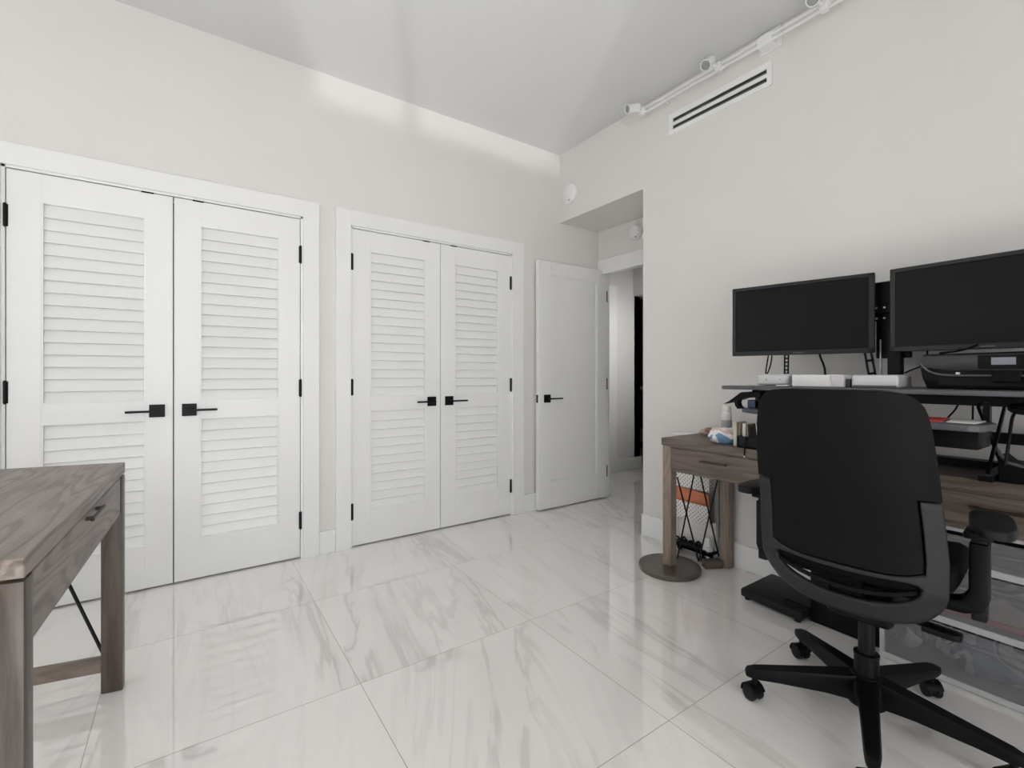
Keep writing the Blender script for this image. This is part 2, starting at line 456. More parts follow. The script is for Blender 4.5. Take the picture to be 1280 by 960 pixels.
# ------------------------------------------------------------------ louvered closet doors
def lever_handle(parent, y, z, out, x0, dirx=1):
    """square rose with a thin lever; faces +x, lever points to y*out"""
    b = MB(); b.box(x0, x0 + .008, y - .0325, y + .0325, z - .0325, z + .0325, .001, 1)
    h = b.build('door_handle', M['black_metal'], parent)
    b = MB()
    b.cyl((x0 + .006, y, z), (x0 + .05, y, z), .009)
    b.box(x0 + .040, x0 + .058, min(y - .011 * out, y + .125 * out), max(y - .011 * out, y + .125 * out), z - .0055, z + .0055, .0015, 1)
    b.build('lever', M['black_metal'], h)

def hinge(parent, x, y, z, h=.1):
    b = MB(); b.cyl((x + .004, y, z - h / 2), (x + .004, y, z + h / 2), .0065, seg=12)
    b.cyl((x + .004, y, z + h / 2), (x + .004, y, z + h / 2 + .004), .0045, seg=10); b.cyl((x + .004, y, z - h / 2 - .004), (x + .004, y, z - h / 2), .0045, seg=10)
    b.box(x - .003, x + .002, y - .010, y + .010, z - h / 2, z + h / 2)
    b.build('hinge', M['black_metal'], parent)

def louver_door(name, y0, y1, hinge_y, label):
    xf, xb = .002, -.034       # front and back face
    z0, z1 = .009, 2.032
    s = .114                   # stile
    p0, p1 = y0 + s, y1 - s
    up, lo = (.967, 1.898), (.228, .862)
    b = MB(); bv = .0012
    b.box(xb, xf, y0, p0, z0, z1, bv, 1); b.box(xb, xf, p1, y1, z0, z1, bv, 1)
    b.box(xb, xf, p0 - .001, p1 + .001, z0, lo[0], bv, 1); b.box(xb, xf, p0 - .001, p1 + .001, lo[1], up[0], bv, 1); b.box(xb, xf, p0 - .001, p1 + .001, up[1], z1, bv, 1)
    o = b.build(name, M['white'])
    struct(o, label, 'closet door')
    for (a, c) in (up, lo):
        b = MB(); n = round((c - a) / .0578); p = (c - a) / n
        b.box(xb + .002, xb + .006, p0, p1, a, c)
        for k in range(n):
            zc = a + p * (k + .5)
            # slat: lower edge leans out into the room
            hh = p * .60; xo = xf - .006; xi = xf - .026
            pts = [(xo, zc - hh), (xo + .002, zc - hh + .002), (xo, zc - hh + .006), (xi + .004, zc + hh), (xi, zc + hh), (xo - .009, zc - hh)]
            pts = [(xx, min(max(zz, a), c)) for xx, zz in pts]
            b.prism(pts, 'y', p0, p1)
        # thin bead around the panel
        b.box(xf - .009, xf - .001, p0, p0 + .006, a, c); b.box(xf - .009, xf - .001, p1 - .006, p1, a, c)
        b.build('louver_panel', M['white'], o, smooth=False)
    meet = y1 if hinge_y < (y0 + y1) / 2 else y0
    sgn = -1 if meet == y1 else 1          # direction from the meeting edge to the hinge edge
    lever_handle(o, meet + sgn * .066, .914, sgn, xf)
    for hz in (1.82, 1.021, .228): hinge(o, xf, hinge_y, hz)
    b = MB(); yc = meet + sgn * .105
    b.box(xf - .012, xf + .0035, yc - .025, yc + .025, z1 - .003, z1 + .0045)
    b.build('ball_catch', M['black_metal'], o)
    return o
louver_door('door_1', -3.262, -2.6535, -3.2655, 'white louvered closet door, leftmost, partly behind the near desk')
louver_door('door_2', -2.6485, -2.037, -2.0335, 'right leaf of the nearer louvered closet pair')
louver_door('door_3', -1.728, -1.1135, -1.7315, 'left leaf of the farther louvered closet pair')
louver_door('door_4', -1.1095, -.507, -.5035, 'right leaf of the farther louvered closet pair, next to the open door')

# ------------------------------------------------------------------ open panel door
b = MB(); x0, x1 = .026, .066; y0, y1 = -.275, .503; z0, z1 = .010, 2.026
s, tr, br = .125, .108, .215
bv = .0015
b.box(x0, x1, y0, y0 + s, z0, z1, bv, 1); b.box(x0, x1, y1 - s, y1, z0, z1, bv, 1)
b.box(x0, x1, y0 + s - .001, y1 - s + .001, z0, z0 + br, bv, 1); b.box(x0, x1, y0 + s - .001, y1 - s + .001, z1 - tr, z1, bv, 1)
o = b.build('door_5', M['white']); struct(o, 'white single-panel door standing open against the closet wall', 'door')
b = MB()
pa, pb, za, zb_ = y0 + s, y1 - s, z0 + br, z1 - tr
b.box(x0 + .008, x1 - .011, pa - .005, pb + .005, za - .005, zb_ + .005)
for q in ((pa, pa + .010, za, zb_), (pb - .010, pb, za, zb_), (pa, pb, za, za + .010), (pa, pb, zb_ - .010, zb_)):
    b.box(x1 - .012, x1 - .005, *q)
b.build('panel', M['white'], o, smooth=False)
lever_handle(o, -.190, .907, 1, x1)
b = MB(); b.box(x0 + .008, x1 - .008, y0 - .0015, y0 + .001, .875, .938); b.build('latch_plate', M['black_metal'], o)
for hz in (1.80, 1.02, .24):
    b = MB(); b.box(x1 - .001, x1 + .004, y1 - .010, y1 - .002, hz - .05, hz + .05); b.build('hinge', M['bronze'], o)

# ------------------------------------------------------------------ hallway beyond
HX = -.655
b = MB(); b.box(HX - .1, HX, .58, 1.80, 0, 2.72); b.box(-2.6, HX, 1.70, 1.80, 0, 2.72)
struct(b.build('wall_hall_left', M['wall'], smooth=False), 'grey hall wall seen through the doorway', 'wall')
b = MB(); b.box(HX, 2.4, 1.68, 1.82, 2.02, 2.72); b.box(.05, 2.4, 1.68, 1.82, 0, 2.02)
struct(b.build('wall_hall_back', M['wall'], smooth=False), 'grey wall and header at the end of the hall', 'wall')
b = MB(); b.box(2.4, 2.5, .58, 5.0, 0, 2.72); b.box(-2.6, 2.5, 4.9, 5.0, 0, 2.72); b.box(.95, 1.05, .58, .95, 0, 2.72); b.box(.95, 1.05, .95, 1.68, 1.96, 2.72); b.box(-2.7, -2.6, 1.7, 5.0, 0, 2.72)
struct(b.build('wall_hall_right', M['wall'], smooth=False), 'grey far walls of the hall', 'wall')
b = MB(); b.box(-2.7, 2.5, .58, 5.0, 2.62, 2.72)
struct(b.build('ceiling_hall', M['ceil'], smooth=False), 'ceiling of the hall', 'ceiling')
b = MB(); b.box(HX, HX + .018, 1.27, 1.396, 0, 2.10, .001, 1)
struct(b.build('trim_4', M['trim']), 'white casing edge on the hall wall', 'trim')
base('baseboard_hall', [(HX, HX + .016, 1.396, 1.80, 0, BH), (HX, HX + .016, .6, 1.27, 0, BH), (HX - .2, HX + .016, 1.80, 1.816, 0, BH)], 'white baseboard on the hall wall')
t = thing('tall_cabinet', 'dark tall cabinet with a pale shelf edge, in the room beyond the doorway', 'cabinet', (-1.55, 3.0, 0))
b = MB(); b.box(-2.2, -.9, 3.0, 3.5, .10, .885); b.build('base_unit', M['hall_grey'], t, smooth=False)
b = MB(); b.box(-2.2, -.9, 3.06, 3.5, 0, .10); b.build('toe_kick', M['hall_dark'], t, smooth=False)
b = MB(); b.box(-2.22, -.88, 2.97, 3.5, .885, .93); b.build('shelf', M['white_plastic'], t, smooth=False)
b = MB(); b.box(-2.2, -.9, 3.08, 3.5, .93, 2.25); b.build('upper_unit', M['hall_dark'], t, smooth=False)
b = MB(); b.box(-2.18, -.92, 2.985, 3.0, .30, .86, .002, 1); b.build('cabinet_door', M['hall_dark'], t)

# ------------------------------------------------------------------ round wall devices
def detector(name, label, x, y, z, r, dep=.035):
    t = thing(name, label, 'detector', (x, y, z))
    b = MB(); b.lathe([(r * .99, 0), (r, .006), (r * .97, dep * .55), (r * .80, dep * .9), (r * .72, dep)], (x, y, z), (0, -1, 0), 40)
    b.build('housing', M['white_plastic'], t)
    b = MB(); b.lathe([(r * .50, dep * .8), (r * .50, dep + .002), (r * .42, dep + .003)], (x, y, z), (0, -1, 0), 32)
    b.build('grille', M['trim'], t)
    b = MB(); b.cyl((x + r * .2, y - dep * .5, z - r * .72), (x + r * .2, y - dep * .98, z - r * .72), .006, seg=10); b.build('indicator', M['black_metal'], t)
    return t
detector('smoke_detector', 'round white smoke detector high on the wall above the recess', .141, 0, 2.588, .083)
detector('smoke_detector', 'round white detector above the doorway casing inside the recess', .444, AY, 2.277, .062, .04)

# ------------------------------------------------------------------ vent
t = thing('air_vent', 'white linear slot air vent on the wall under the track light', 'vent', (1.43, 0, 2.73))
xa, xb_, za, zb_ = 1.102, 1.757, 2.662, 2.793
sl = [(2.687, 2.712), (2.733, 2.758)]
b = MB(); y0, y1 = -.010, 0
b.box(xa, 1.134, y0, y1, za, zb_); b.box(1.731, xb_, y0, y1, za, zb_)
b.box(1.134, 1.731, y0, y1, za, sl[0][0]); b.box(1.134, 1.731, y0, y1, sl[0][1], sl[1][0]); b.box(1.134, 1.731, y0, y1, sl[1][1], zb_)
b.build('frame', M['white_plastic'], t, smooth=False)
for a, c in sl:
    b = MB(); b.box(1.134, 1.731, -.003, -.0005, a, c); b.build('slot', M['slot'], t, smooth=False)
    b = MB(); b.box(1.14, 1.725, -.008, -.003, a + .001, a + .009); b.build('blade', M['vent_grey'], t, smooth=False)

# ------------------------------------------------------------------ track light
t = thing('track_light', 'white two-rail track light with round spot heads, high on the wall', 'light', (1.75, 0, 2.9))
ty = -.065
b = MB(); b.box(.925, 3.6, ty - .006, ty + .006, 2.885, 2.897, .002, 1); b.build('rail', M['white_plastic'], t)
b = MB(); b.box(.925, 3.6, ty - .006, ty + .006, 2.856, 2.868, .002, 1); b.build('rail', M['white_plastic'], t)
b = MB(); b.box(1.692, 1.808, -.012, 0, 2.843, 2.955, .002, 1); cn = b.build('canopy', M['white_plastic'], t)
b = MB(); b.box(1.712, 1.786, -.078, -.012, 2.848, 2.902, .003, 1); b.build('connector', M['white_plastic'], cn)
for x in (1.1, 2.6, 3.4):
    b = MB(); b.cyl((x, 0, 2.875), (x, ty + .004, 2.875), .006, seg=10); b.box(x - .008, x + .008, ty - .001, ty + .007, 2.853, 2.897); b.build('standoff', M['warm_white'], t)
for jx, d in ((.935, (-.25, -.85, -.30)), (1.487, (.10, -.72, -.62)), (2.035, (.30, -.80, -.50))):
    dv = Vector(d).normalized()
    j = Vector((jx, ty, 2.874))
    b = MB(); b.box(jx - .016, jx + .016, ty - .018, ty + .012, 2.848, 2.902, .003, 1); b.box(jx - .024, jx + .024, ty - .012, ty + .006, 2.866, 2.884, .003, 1)
    jt = b.build('joint', M['white_plastic'], t)
    c = j + Vector((-.022, -.070, .014))
    b = MB(); b.cyl(j + Vector((0, -.015, 0)), c, .007, seg=10); b.build('pivot', M['white_plastic'], jt)
    b = MB(); p0 = c - dv * .045; 
    b.lathe([(.004, 0), (.024, .001), (.029, .006), (.030, .085), (.030, .095), (.026, .095), (.025, .083)], p0, dv, 28)
    hd = b.build('spot_head', M['white_plastic'], t)
    b = MB(); b.lathe([(.0255, .078), (.0255, .086), (.012, .088), (0, .088)], p0, dv, 24); b.build('lens', M['lens'], hd)

# ------------------------------------------------------------------ near desk (left)
rz = R(-2.5)
t = thing('writing_desk', 'grey oak desk at left, close to the nearer closet, with a bare top', 'desk', (.868, -2.773, 0), rz)
DW, DD_, DT = 1.030, .56, .788
sk = -.10                      # back edge slides a little to the left
def LP(x, y): return (x + sk * (-y) / DD_, y)
b = MB(); b.prism([LP(0, 0), LP(DW, 0), LP(DW, -DD_), LP(0, -DD_)], 'z', DT - .037, DT, .002, 1)
b.build('tabletop', M['wtop'], t, local=True)
lw = .050
for (x, y) in ((.0005, -.0005), (DW - lw - .0005, -.0005), (.002, -DD_ + lw + .006), (DW - lw - .002, -DD_ + lw + .006)):
    b = MB(); b.prism([LP(x, y), LP(x + lw, y), LP(x + lw, y - .060), LP(x, y - .060)], 'z', 0, DT - .042, .004, 2); b.build('leg', M['wleg'], t, local=True)
b = MB(); fz0, fz1 = .615, DT - .040
b.prism([LP(lw, -.008), LP(DW - lw, -.008), LP(DW - lw, -.030), LP(lw, -.030)], 'z', fz0, DT - .037); b.build('apron', M['wface'], t, local=True)
for (xa_, xb2) in ((lw + .012, DW - lw - .012),):
    b = MB(); b.box(xa_, xb2, -.013, -.0055, fz0 + .012, fz1 - .006, .002, 1); dr = b.build('drawer', M['wface'], t, local=True)
    for xc in (.50,):
        b = MB(); b.box(xc - .075, xc + .075, .006, .014, .726, .735, .002, 1); b.box(xc - .06, xc - .05, -.008, .008, .726, .735); b.box(xc + .05, xc + .06, -.008, .008, .726, .735)
        b.build('drawer_pull', M['bronze'], dr, local=True)
for x in (.012, DW - .034):
    b = MB(); b.prism([LP(x, -.03), LP(x + .02, -.03), LP(x + .02, -DD_ + .03), LP(x, -DD_ + .03)], 'z', .66, DT - .037); b.build('side_rail', M['wrail'], t, local=True)
    b = MB(); b.prism([LP(x + .004, -lw), LP(x + .030, -lw), LP(x + .030, -DD_ + lw), LP(x + .004, -DD_ + lw)], 'z', .070, .120, .002, 1); b.build('stretcher', M['wrail'], t, local=True)
    xm = x + .017; yf, yb, ym = -lw - .004, -DD_ + lw + .004, -DD_ / 2
    for (ya, zA, yc, zC) in ((yf, .122, ym + .02, .70), (yb, .122, ym - .02, .70), (yb, .66, ym, .122)):
        pa_, pc_ = LP(xm, ya), LP(xm, yc)
        b = MB(); b.cyl((pa_[0], pa_[1], zA), (pc_[0], pc_[1], zC), .0052, seg=10); b.build('cross_rod', M['black_metal'], t, local=True)

# ------------------------------------------------------------------ long desk by the wall (right)
TZ = .745; FY = -.385; TX0, TX1 = 1.333, 2.98
t = thing('computer_desk', 'brown oak desk against the wall under the monitors', 'desk', ((TX0 + TX1) / 2, -.2, 0))
b = MB(); b.box(TX0, TX1, FY, -.003, TZ - .041, TZ, .002, 1); b.build('tabletop', M['dtop'], t)
b = MB(); b.box(TX0 + .056, TX1 - .056, FY + .010, FY + .030, .565, TZ - .041); b.build('apron', M['dface'], t)
for (xa_, xb2, hx) in ((1.400, 2.115, 1.66), (2.125, 2.915, 2.68)):
    b = MB(); b.box(xa_, xb2, FY + .002, FY + .012, .583, .695, .002, 1); dr = b.build('drawer', M['dface'], t)
    b = MB(); b.box(hx - .074, hx + .074, FY - .026, FY - .016, .6455, .6555, .002, 1)
    for q in (-.055, .055): b.box(hx + q - .005, hx + q + .005, FY - .02, FY + .003, .6465, .6545)
    b.build('drawer_pull', M['bronze'], dr)
for (x0, y0, z0) in ((1.335, -.377, .0305), (1.500, -.078, 0.0), (2.92, -.377, 0), (2.92, -.078, 0)):
    b = MB(); b.box(x0, x0 + .055, y0, y0 + .055, z0, TZ - .041, .003, 1); b.build('leg', M['dleg'], t)
Pf, Pr = Vector((1.365, -.345, 0)), Vector((1.522, -.045, 0))
b = MB(); b.bar((1.462, -.175, .024), (1.512, -.082, .024), .05, .044, bev=.003); b.build('stretcher', M['drail'], t)
def rp(s, z): return tuple(Pf.lerp(Pr, s) + Vector((0, 0, z)))
for (s0, z0, s1, z1) in ((.12, .52, .50, .036), (.44, .57, .12, .06), (.50, .57, .86, .06), (.88, .56, .50, .036)):
    b = MB(); b.cyl(rp(s0, z0), rp(s1, z1), .0045, seg=10); b.build('cross_rod', M['black_metal'], t)
b = MB(); b.box(1.345, 1.36, -.32, -.06, .60, TZ - .041); b.build('side_rail', M['drail'], t)

t = MB(); t.lathe([(.10, 0), (.165, 0), (.168, .006), (.168, .024), (.164, .029), (0, .030)], (1.362, -.349, 0), (0, 0, 1), 56)
tag(t.build('round_base', M['disc']), 'round bronze-grey disc on the floor under the front desk leg', 'disc')

# white rolling cart beneath the desk
t = thing('storage_cart', 'white perforated storage cart beneath the desk corner', 'cart', (1.33, -.12, 0))
ca, cb, cf, ck = 1.175, 1.460, -.120, -.022
b = MB(); b.box(ca, cb, cf, ck, .050, .065); b.box(ca, cb, cf, cf + .012, .05, .075); b.build('bottom_tray', M['black_plastic'], t, smooth=False)
for zz in (.235, .425):
    b = MB(); b.box(ca, cb, cf, cf + .006, zz, zz + .10); b.build('basket_front', M['perf'], t, smooth=False)
    b = MB(); b.box(ca, cb, ck - .006, ck, zz, zz + .155); b.box(ca, cb, cf, ck, zz - .004, zz); b.build('basket_back', M['perf'], t, smooth=False)
b = MB(); b.box(ca, cb, ck - .012, ck - .004, .075, .225); b.build('back_panel', M['warm_white'], t, smooth=False)
for x in (ca + .004, cb - .018):
    b = MB(); b.box(x, x + .014, ck - .02, ck, .02, .60); b.box(x, x + .014, cf, cf + .012, .02, .30 if x < 1.3 else .10); b.build('post', M['warm_white'], t, smooth=False)
for x in (ca + .03, cb - .045):
    for y in (cf + .012, ck - .012):
        b = MB(); b.cyl((x - .008, y, .0185), (x + .008, y, .0185), .018, seg=16); b.box(x - .004, x + .004, y - .008, y + .008, .03, .052); b.build('caster', M['black_plastic'], t)
b = MB(); b.prism([(1.20, .2365), (1.448, .2365), (1.44, .395), (1.43, .402), (1.20, .415)], 'y', -.095, -.088); tag(b.build('file_folder', M['orange'], smooth=False), 'orange file folder standing in the white cart', 'folder')
b = MB(); b.prism([(1.21, .2365), (1.460, .2365), (1.460, .40), (1.452, .410), (1.225, .4195)], 'y', -.075, -.068); tag(b.build('file_folder', M['hall_grey'], smooth=False), 'grey file folder behind the orange one in the white cart', 'folder')
b = MB(); b.box(1.405, 1.450, -.105, -.060, .0655, .150, .003, 1); o = b.build('small_box', M['white_plastic']); tag(o, 'small white box on the bottom tray of the white cart', 'box')
b = MB()
for k in range(4):
    x = 1.20 + k * .05; b.tube([(x, -.098, .078), (x + .02, -.085, .10 + .012 * (k % 2)), (x + .045, -.09, .085), (x + .03, -.07, .074)], .006, 8, 2)
tag(b.build('cable_bundle', M['black_plastic']), 'tangle of black cables in the bottom tray of the cart', 'cable')
b = MB(); b.box(1.190, 1.330, -.095, -.003, .727, .741, .002, 1)
tag(b.build('wall_shelf', M['trim']), 'thin white ledge on the wall beside the desk end', 'shelf')

# ------------------------------------------------------------------ sit-stand riser on the desk
t = thing('desk_riser', 'grey and black sit-stand riser standing on the brown desk', 'desk riser', (2.3, -.3, TZ))
PZ = 1.05
b = MB(); b.prism([(1.80, -.555), (1.82, -.572), (2.86, -.572), (2.87, -.55), (2.87, -.07), (1.80, -.07)], 'z', PZ - .016, PZ, .003, 2); b.build('platform', M['grey_lam'], t)
b = MB(); b.box(1.89, 2.82, -.455, -.43, PZ - .052, PZ - .016); b.box(1.89, 2.82, -.14, -.11, PZ - .052, PZ - .016)
for x in (1.89, 2.79): b.box(x, x + .03, -.455, -.11, PZ - .052, PZ - .016)
b.build('underframe', M['black_metal'], t, smooth=False)
for x in (1.935, 2.640):
    b = MB(); b.bar((x, -.46, PZ - .05), (x, -.13, TZ + .03), .008, .016); b.build('scissor_arm', M['black_metal'], t)
    b = MB(); b.bar((x + .012, -.13, PZ - .05), (x + .012, -.40, TZ + .03), .008, .016); b.build('scissor_arm', M['black_metal'], t)
b = MB(); b.box(1.88, 2.85, -.115, -.085, .845, .885); b.build('cross_bar', M['black_metal'], t, smooth=False)
b = MB(); b.box(1.92, 2.84, -.13, -.07, TZ + .001, TZ + .03); b.box(1.925, 1.955, -.45, -.07, TZ + .001, TZ + .02); b.box(2.632, 2.666, -.42, -.07, TZ + .001, TZ + .02); b.build('base_frame', M['black_metal'], t, smooth=False)
# keyboard tray hung lower, in front
b = MB(); b.prism([(1.86, -.49), (1.90, -.52), (2.05, -.60), (2.30, -.66), (2.655, -.662), (2.678, -.650), (2.688, -.625), (2.690, -.50), (2.66, -.42), (1.88, -.42)], 'z', .928, .948, .004, 2); tr = b.build('keyboard_tray', M['grey_lam'], t)
b = MB(); b.box(2.22, 2.668, -.60, -.45, .868, .927, .006, 2); b.build('tray_mechanism', M['black_plastic'], tr)
for x in (1.92, 2.66):
    b = MB(); b.box(x - .008, x + .008, -.47, -.44, .928, PZ - .04); b.build('tray_bracket', M['black_metal'], t, smooth=False)
b = MB(); b.prism([(1.775, .962), (1.800, .975), (1.86, 1.020), (1.95, 1.028), (1.95, 1.0), (1.885, .995), (1.862, .984), (1.852, .988), (1.846, .970), (1.852, .955), (1.868, .945), (1.845, .942), (1.833, .955), (1.828, .974), (1.80, .967)], 'y', -.50, -.465, .002, 1)
b.build('lever', M['black_plastic'], t)

# things on the tray
b = MB(); b.prism([(2.40, -.60), (2.585, -.61), (2.565, -.45), (2.38, -.44)], 'z', .9485, .9530); tag(b.build('notebook', M['red'], smooth=False), 'red notebook on the lower tray of the riser', 'notebook')
M['red_bright'] = plain('red_cover', (.62, .07, .06), .45, var=.1)
bpy.data.objects['notebook'].data.materials[0] = M['red_bright']
b = MB(); b.prism([(2.592, -.60), (2.660, -.605), (2.66, -.45), (2.575, -.44)], 'z', .9485, .9510); tag(b.build('paper_sheet', M['paper'], smooth=False), 'cream paper sheets beside the red notebook on the lower tray', 'paper')
b = MB(); b.box(1.875, 1.93, -.47, -.43, .9485, .985, .003, 1); tag(b.build('small_box', M['navy']), 'small navy blue box at the left end of the lower tray', 'box')

# ------------------------------------------------------------------ monitors
def monitor(label, xl, yl, ang, tilt=0.0):
    W, Hh = .565, .335; z0 = 1.193
    t = thing('monitor', label, 'monitor', (xl, yl, z0), ang, 'computer monitors')
    b = MB(); bz = .0165
    # bezel ring
    b.box(0, bz, 0, .03, 0, Hh, .002, 1); b.box(W - bz - .004, W, 0, .03, 0, Hh, .002, 1)
    b.box(0, W, 0, .03, 0, .021, .002, 1); b.box(0, W, 0, .03, Hh - bz, Hh, .002, 1)
    b.box(.01, W - .01, .012, .034, .01, Hh - .01)
    b.build('bezel', M['bezel'], t, local=True)
    b = MB(); b.box(bz - .002, W - bz + .0, .005, .011, .019, Hh - bz + .002); b.build('screen', M['screen'], t, local=True, smooth=False)
    b = MB(); b.box(bz - .003, bz - .0012, .001, .006, .019, Hh - bz); b.build('lip_highlight', M['bezel_side'], t, local=True, smooth=False)  # lighter strip paints the highlight along the left inner bezel edge
    b = MB(); b.box(W * .47, W * .54, -.0006, .0005, .007, .011); b.build('logo_mark', M['bezel_side'], t, local=True, smooth=False)
    b = MB(); b.prism([(.10, .034), (W - .10, .034), (W - .17, .062), (.17, .062)], 'z', .06, Hh - .06); b.build('back_housing', M['black_plastic'], t, local=True, smooth=False)
    return t
monitor('left widescreen monitor, angled toward the chair, switched off', 1.733, -.349, R(11.9))
monitor('right widescreen monitor above the printer, cut by the picture edge', 2.340, -.240, R(-2.0))

t = thing('monitor_stand', 'black post monitor stand between the two monitors on the riser', 'monitor stand', (2.335, -.16, PZ))
b = MB(); b.lathe([(.05, .001), (.05, .008), (.042, .012), (0, .013)], (2.345, -.19, PZ), (0, 0, 1), 28); b.build('base_plate', M['black_metal'], t)
b = MB(); b.box(2.315, 2.362, -.185, -.15, PZ + .012, 1.30, .003, 1); b.build('post', M['black_plastic'], t)
b = MB(); b.box(2.283, 2.288, -.165, -.155, PZ + .005, 1.25); b.build('cable_clip', M['silver'], t, smooth=False)
b = MB(); b.box(2.262, 2.40, -.165, -.14, 1.36, 1.495, .003, 1); b.build('head_plate', M['black_plastic'], t)
b = MB(); b.box(2.268, 2.385, -.16, -.135, 1.17, 1.35, .003, 1); b.build('lower_plate', M['black_plastic'], t)
b = MB(); b.box(2.02, 2.64, -.152, -.128, 1.33, 1.375, .002, 1); b.build('cross_bar', M['black_metal'], t)
for x in (2.272, 2.30):
    for z in (1.385, 1.34):
        b = MB(); b.cyl((x, -.17, z), (x, -.16, z), .004, seg=10); b.build('screw', M['silver'], t)

def strap(name, label, p0, p1, w, holes, rnd):
    """black strap with a row of openings between two rails"""
    t_ = MB(); p0, p1 = Vector(p0), Vector(p1); d = p1 - p0; u = d.normalized(); s = u.cross(Vector((0, 1, 0))).normalized()
    for q in (-1, 1): t_.bar(p0 + s * q * w * .38, p1 + s * q * w * .38, .004, w * .26, up=s)
    for k in range(holes + 1):
        c = p0 + d * (k / holes); t_.bar(c - s * w * .45, c + s * w * .45, .004, rnd, up=u)
    return tag(t_.build(name, M['black_plastic'], smooth=False), label, 'bracket')
strap('cable_strap', 'upright black ladder strap hanging below the left monitor behind the silver box', (1.932, -.22, 1.215), (1.929, -.22, PZ + .001), .022, 9, .007)
strap('cable_strap', 'slanted black slotted strap by the post below the left monitor', (2.255, -.215, 1.215), (2.279, -.215, PZ + .001), .030, 3, .010)
def cable(label, pts, r=.0032, mat='black_plastic', sm=2):
    b = MB(); b.tube(pts, r, 8, sm); return tag(b.build('power_cord', M[mat]), label, 'cable')
cable('black cable looping down behind the silver computer box', [(1.853, -.23, 1.21), (1.842, -.225, 1.16), (1.832, -.22, 1.11), (1.836, -.22, 1.10), (1.845, -.22, 1.115), (1.862, -.225, 1.16), (1.868, -.23, 1.21)])
cable('black cable dropping below the left monitor behind the white box', [(2.078, -.235, 1.21), (2.081, -.23, 1.18), (2.092, -.225, 1.15), (2.097, -.22, 1.12), (2.098, -.22, PZ + .004)], .0045)
cable('black cable from the stand post to the printer', [(2.367, -.16, 1.107), (2.39, -.17, 1.12), (2.44, -.18, 1.14), (2.47, -.2, 1.145)], .003)
cable('thin cable hanging onto the printer from the right monitor', [(2.455, -.215, 1.215), (2.452, -.22, 1.19), (2.458, -.24, 1.175), (2.47, -.3, 1.172)], .003)
cable('black cables bunched between the right monitor and the printer top', [(2.60, -.25, 1.21), (2.575, -.26, 1.195), (2.55, -.28, 1.186), (2.515, -.33, 1.1785)], .0035)
cable('slanted cord hanging behind the lower tray', [(2.535, -.18, 1.0), (2.53, -.19, .97), (2.51, -.22, .935), (2.50, -.24, .90), (2.50, -.25, .872)], .003)
cable('straight cord hanging behind the lower tray', [(2.578, -.2, 1.0), (2.577, -.2, .95), (2.577, -.2, .89)], .003)
cable('white cable trailing from the riser over the desk edge', [(1.885, -.40, .995), (1.882, -.405, .93), (1.88, -.405, .88), (1.888, -.402, .80), (1.893, -.400, .757), (1.896, -.398, .72), (1.898, -.397, .69), (1.908, -.396, .66)], .0022, 'warm_white')

# boxes on the platform
def comp_box(name, label, cat, x0, x1, y0, y1, h, bev, mat):
    b = MB(); b.box(x0, x1, y0, y1, PZ + .0015, PZ + h, bev, 4); return tag(b.build(name, mat), label, cat)
t = comp_box('mini_computer', 'small silver desktop computer at the left end of the riser', 'computer', 1.882, 2.022, -.40, -.27, .054, .012, M['silver'])
b = MB(); b.box(1.925, 1.9275, -.4008, -.3995, PZ + .022, PZ + .032); b.build('port', M['slot'], t, smooth=False)
b = MB(); b.box(1.985, 1.990, -.4008, -.3995, PZ + .028, PZ + .031); b.build('status_light', M['hall_grey'], t, smooth=False)
b = MB(); b.box(2.030, 2.055, -.36, -.33, PZ + .0015, PZ + .036, .003, 1); tag(b.build('plug_adapter', M['black_plastic']), 'small black plug block between the silver computer and the white box', 'adapter')
t = comp_box('product_box', 'white cardboard box in the middle of the riser', 'box', 2.065, 2.255, -.46, -.37, .050, .001, M['white_plastic'])
b = MB(); b.box(2.208, 2.2535, -.4605, -.4598, PZ + .003, PZ + .048); b.build('printed_end', multi('box_print', [(.70, .66, .67), (.62, .54, .56), (.72, .69, .70), (.50, .42, .45), (.72, .69, .70)], 14.0), t, smooth=False)
b = MB(); b.box(2.257, 2.272, -.44, -.42, PZ + .0015, PZ + .034, .001, 1); tag(b.build('plug_adapter', M['hall_dark']), 'dark plug block between the white box and the silver drive', 'adapter')
t = comp_box('external_drive', 'flat silver drive beside the stand foot on the riser', 'drive', 2.282, 2.43, -.46, -.31, .050, .010, M['silver'])
b = MB(); b.box(2.288, 2.424, -.4605, -.455, PZ + .003, PZ + .010); b.build('front_strip', M['grey_lam'], t, smooth=False)
b = MB(); b.prism([(1.83, -.50), (1.90, -.52), (1.925, -.42), (1.85, -.40)], 'z', PZ + .0005, PZ + .003); tag(b.build('paper_sheet', M['cream'], smooth=False), 'cream note paper at the left end of the riser', 'paper')
b = MB(); b.tube([(2.02, -.45, PZ + .003), (2.00, -.47, PZ + .003), (2.03, -.48, PZ + .003), (2.05, -.45, PZ + .004), (2.04, -.40, PZ + .01)], .0025, 8, 2); tag(b.build('power_cord', M['white_plastic']), 'short white cord curled in front of the silver computer', 'cable')

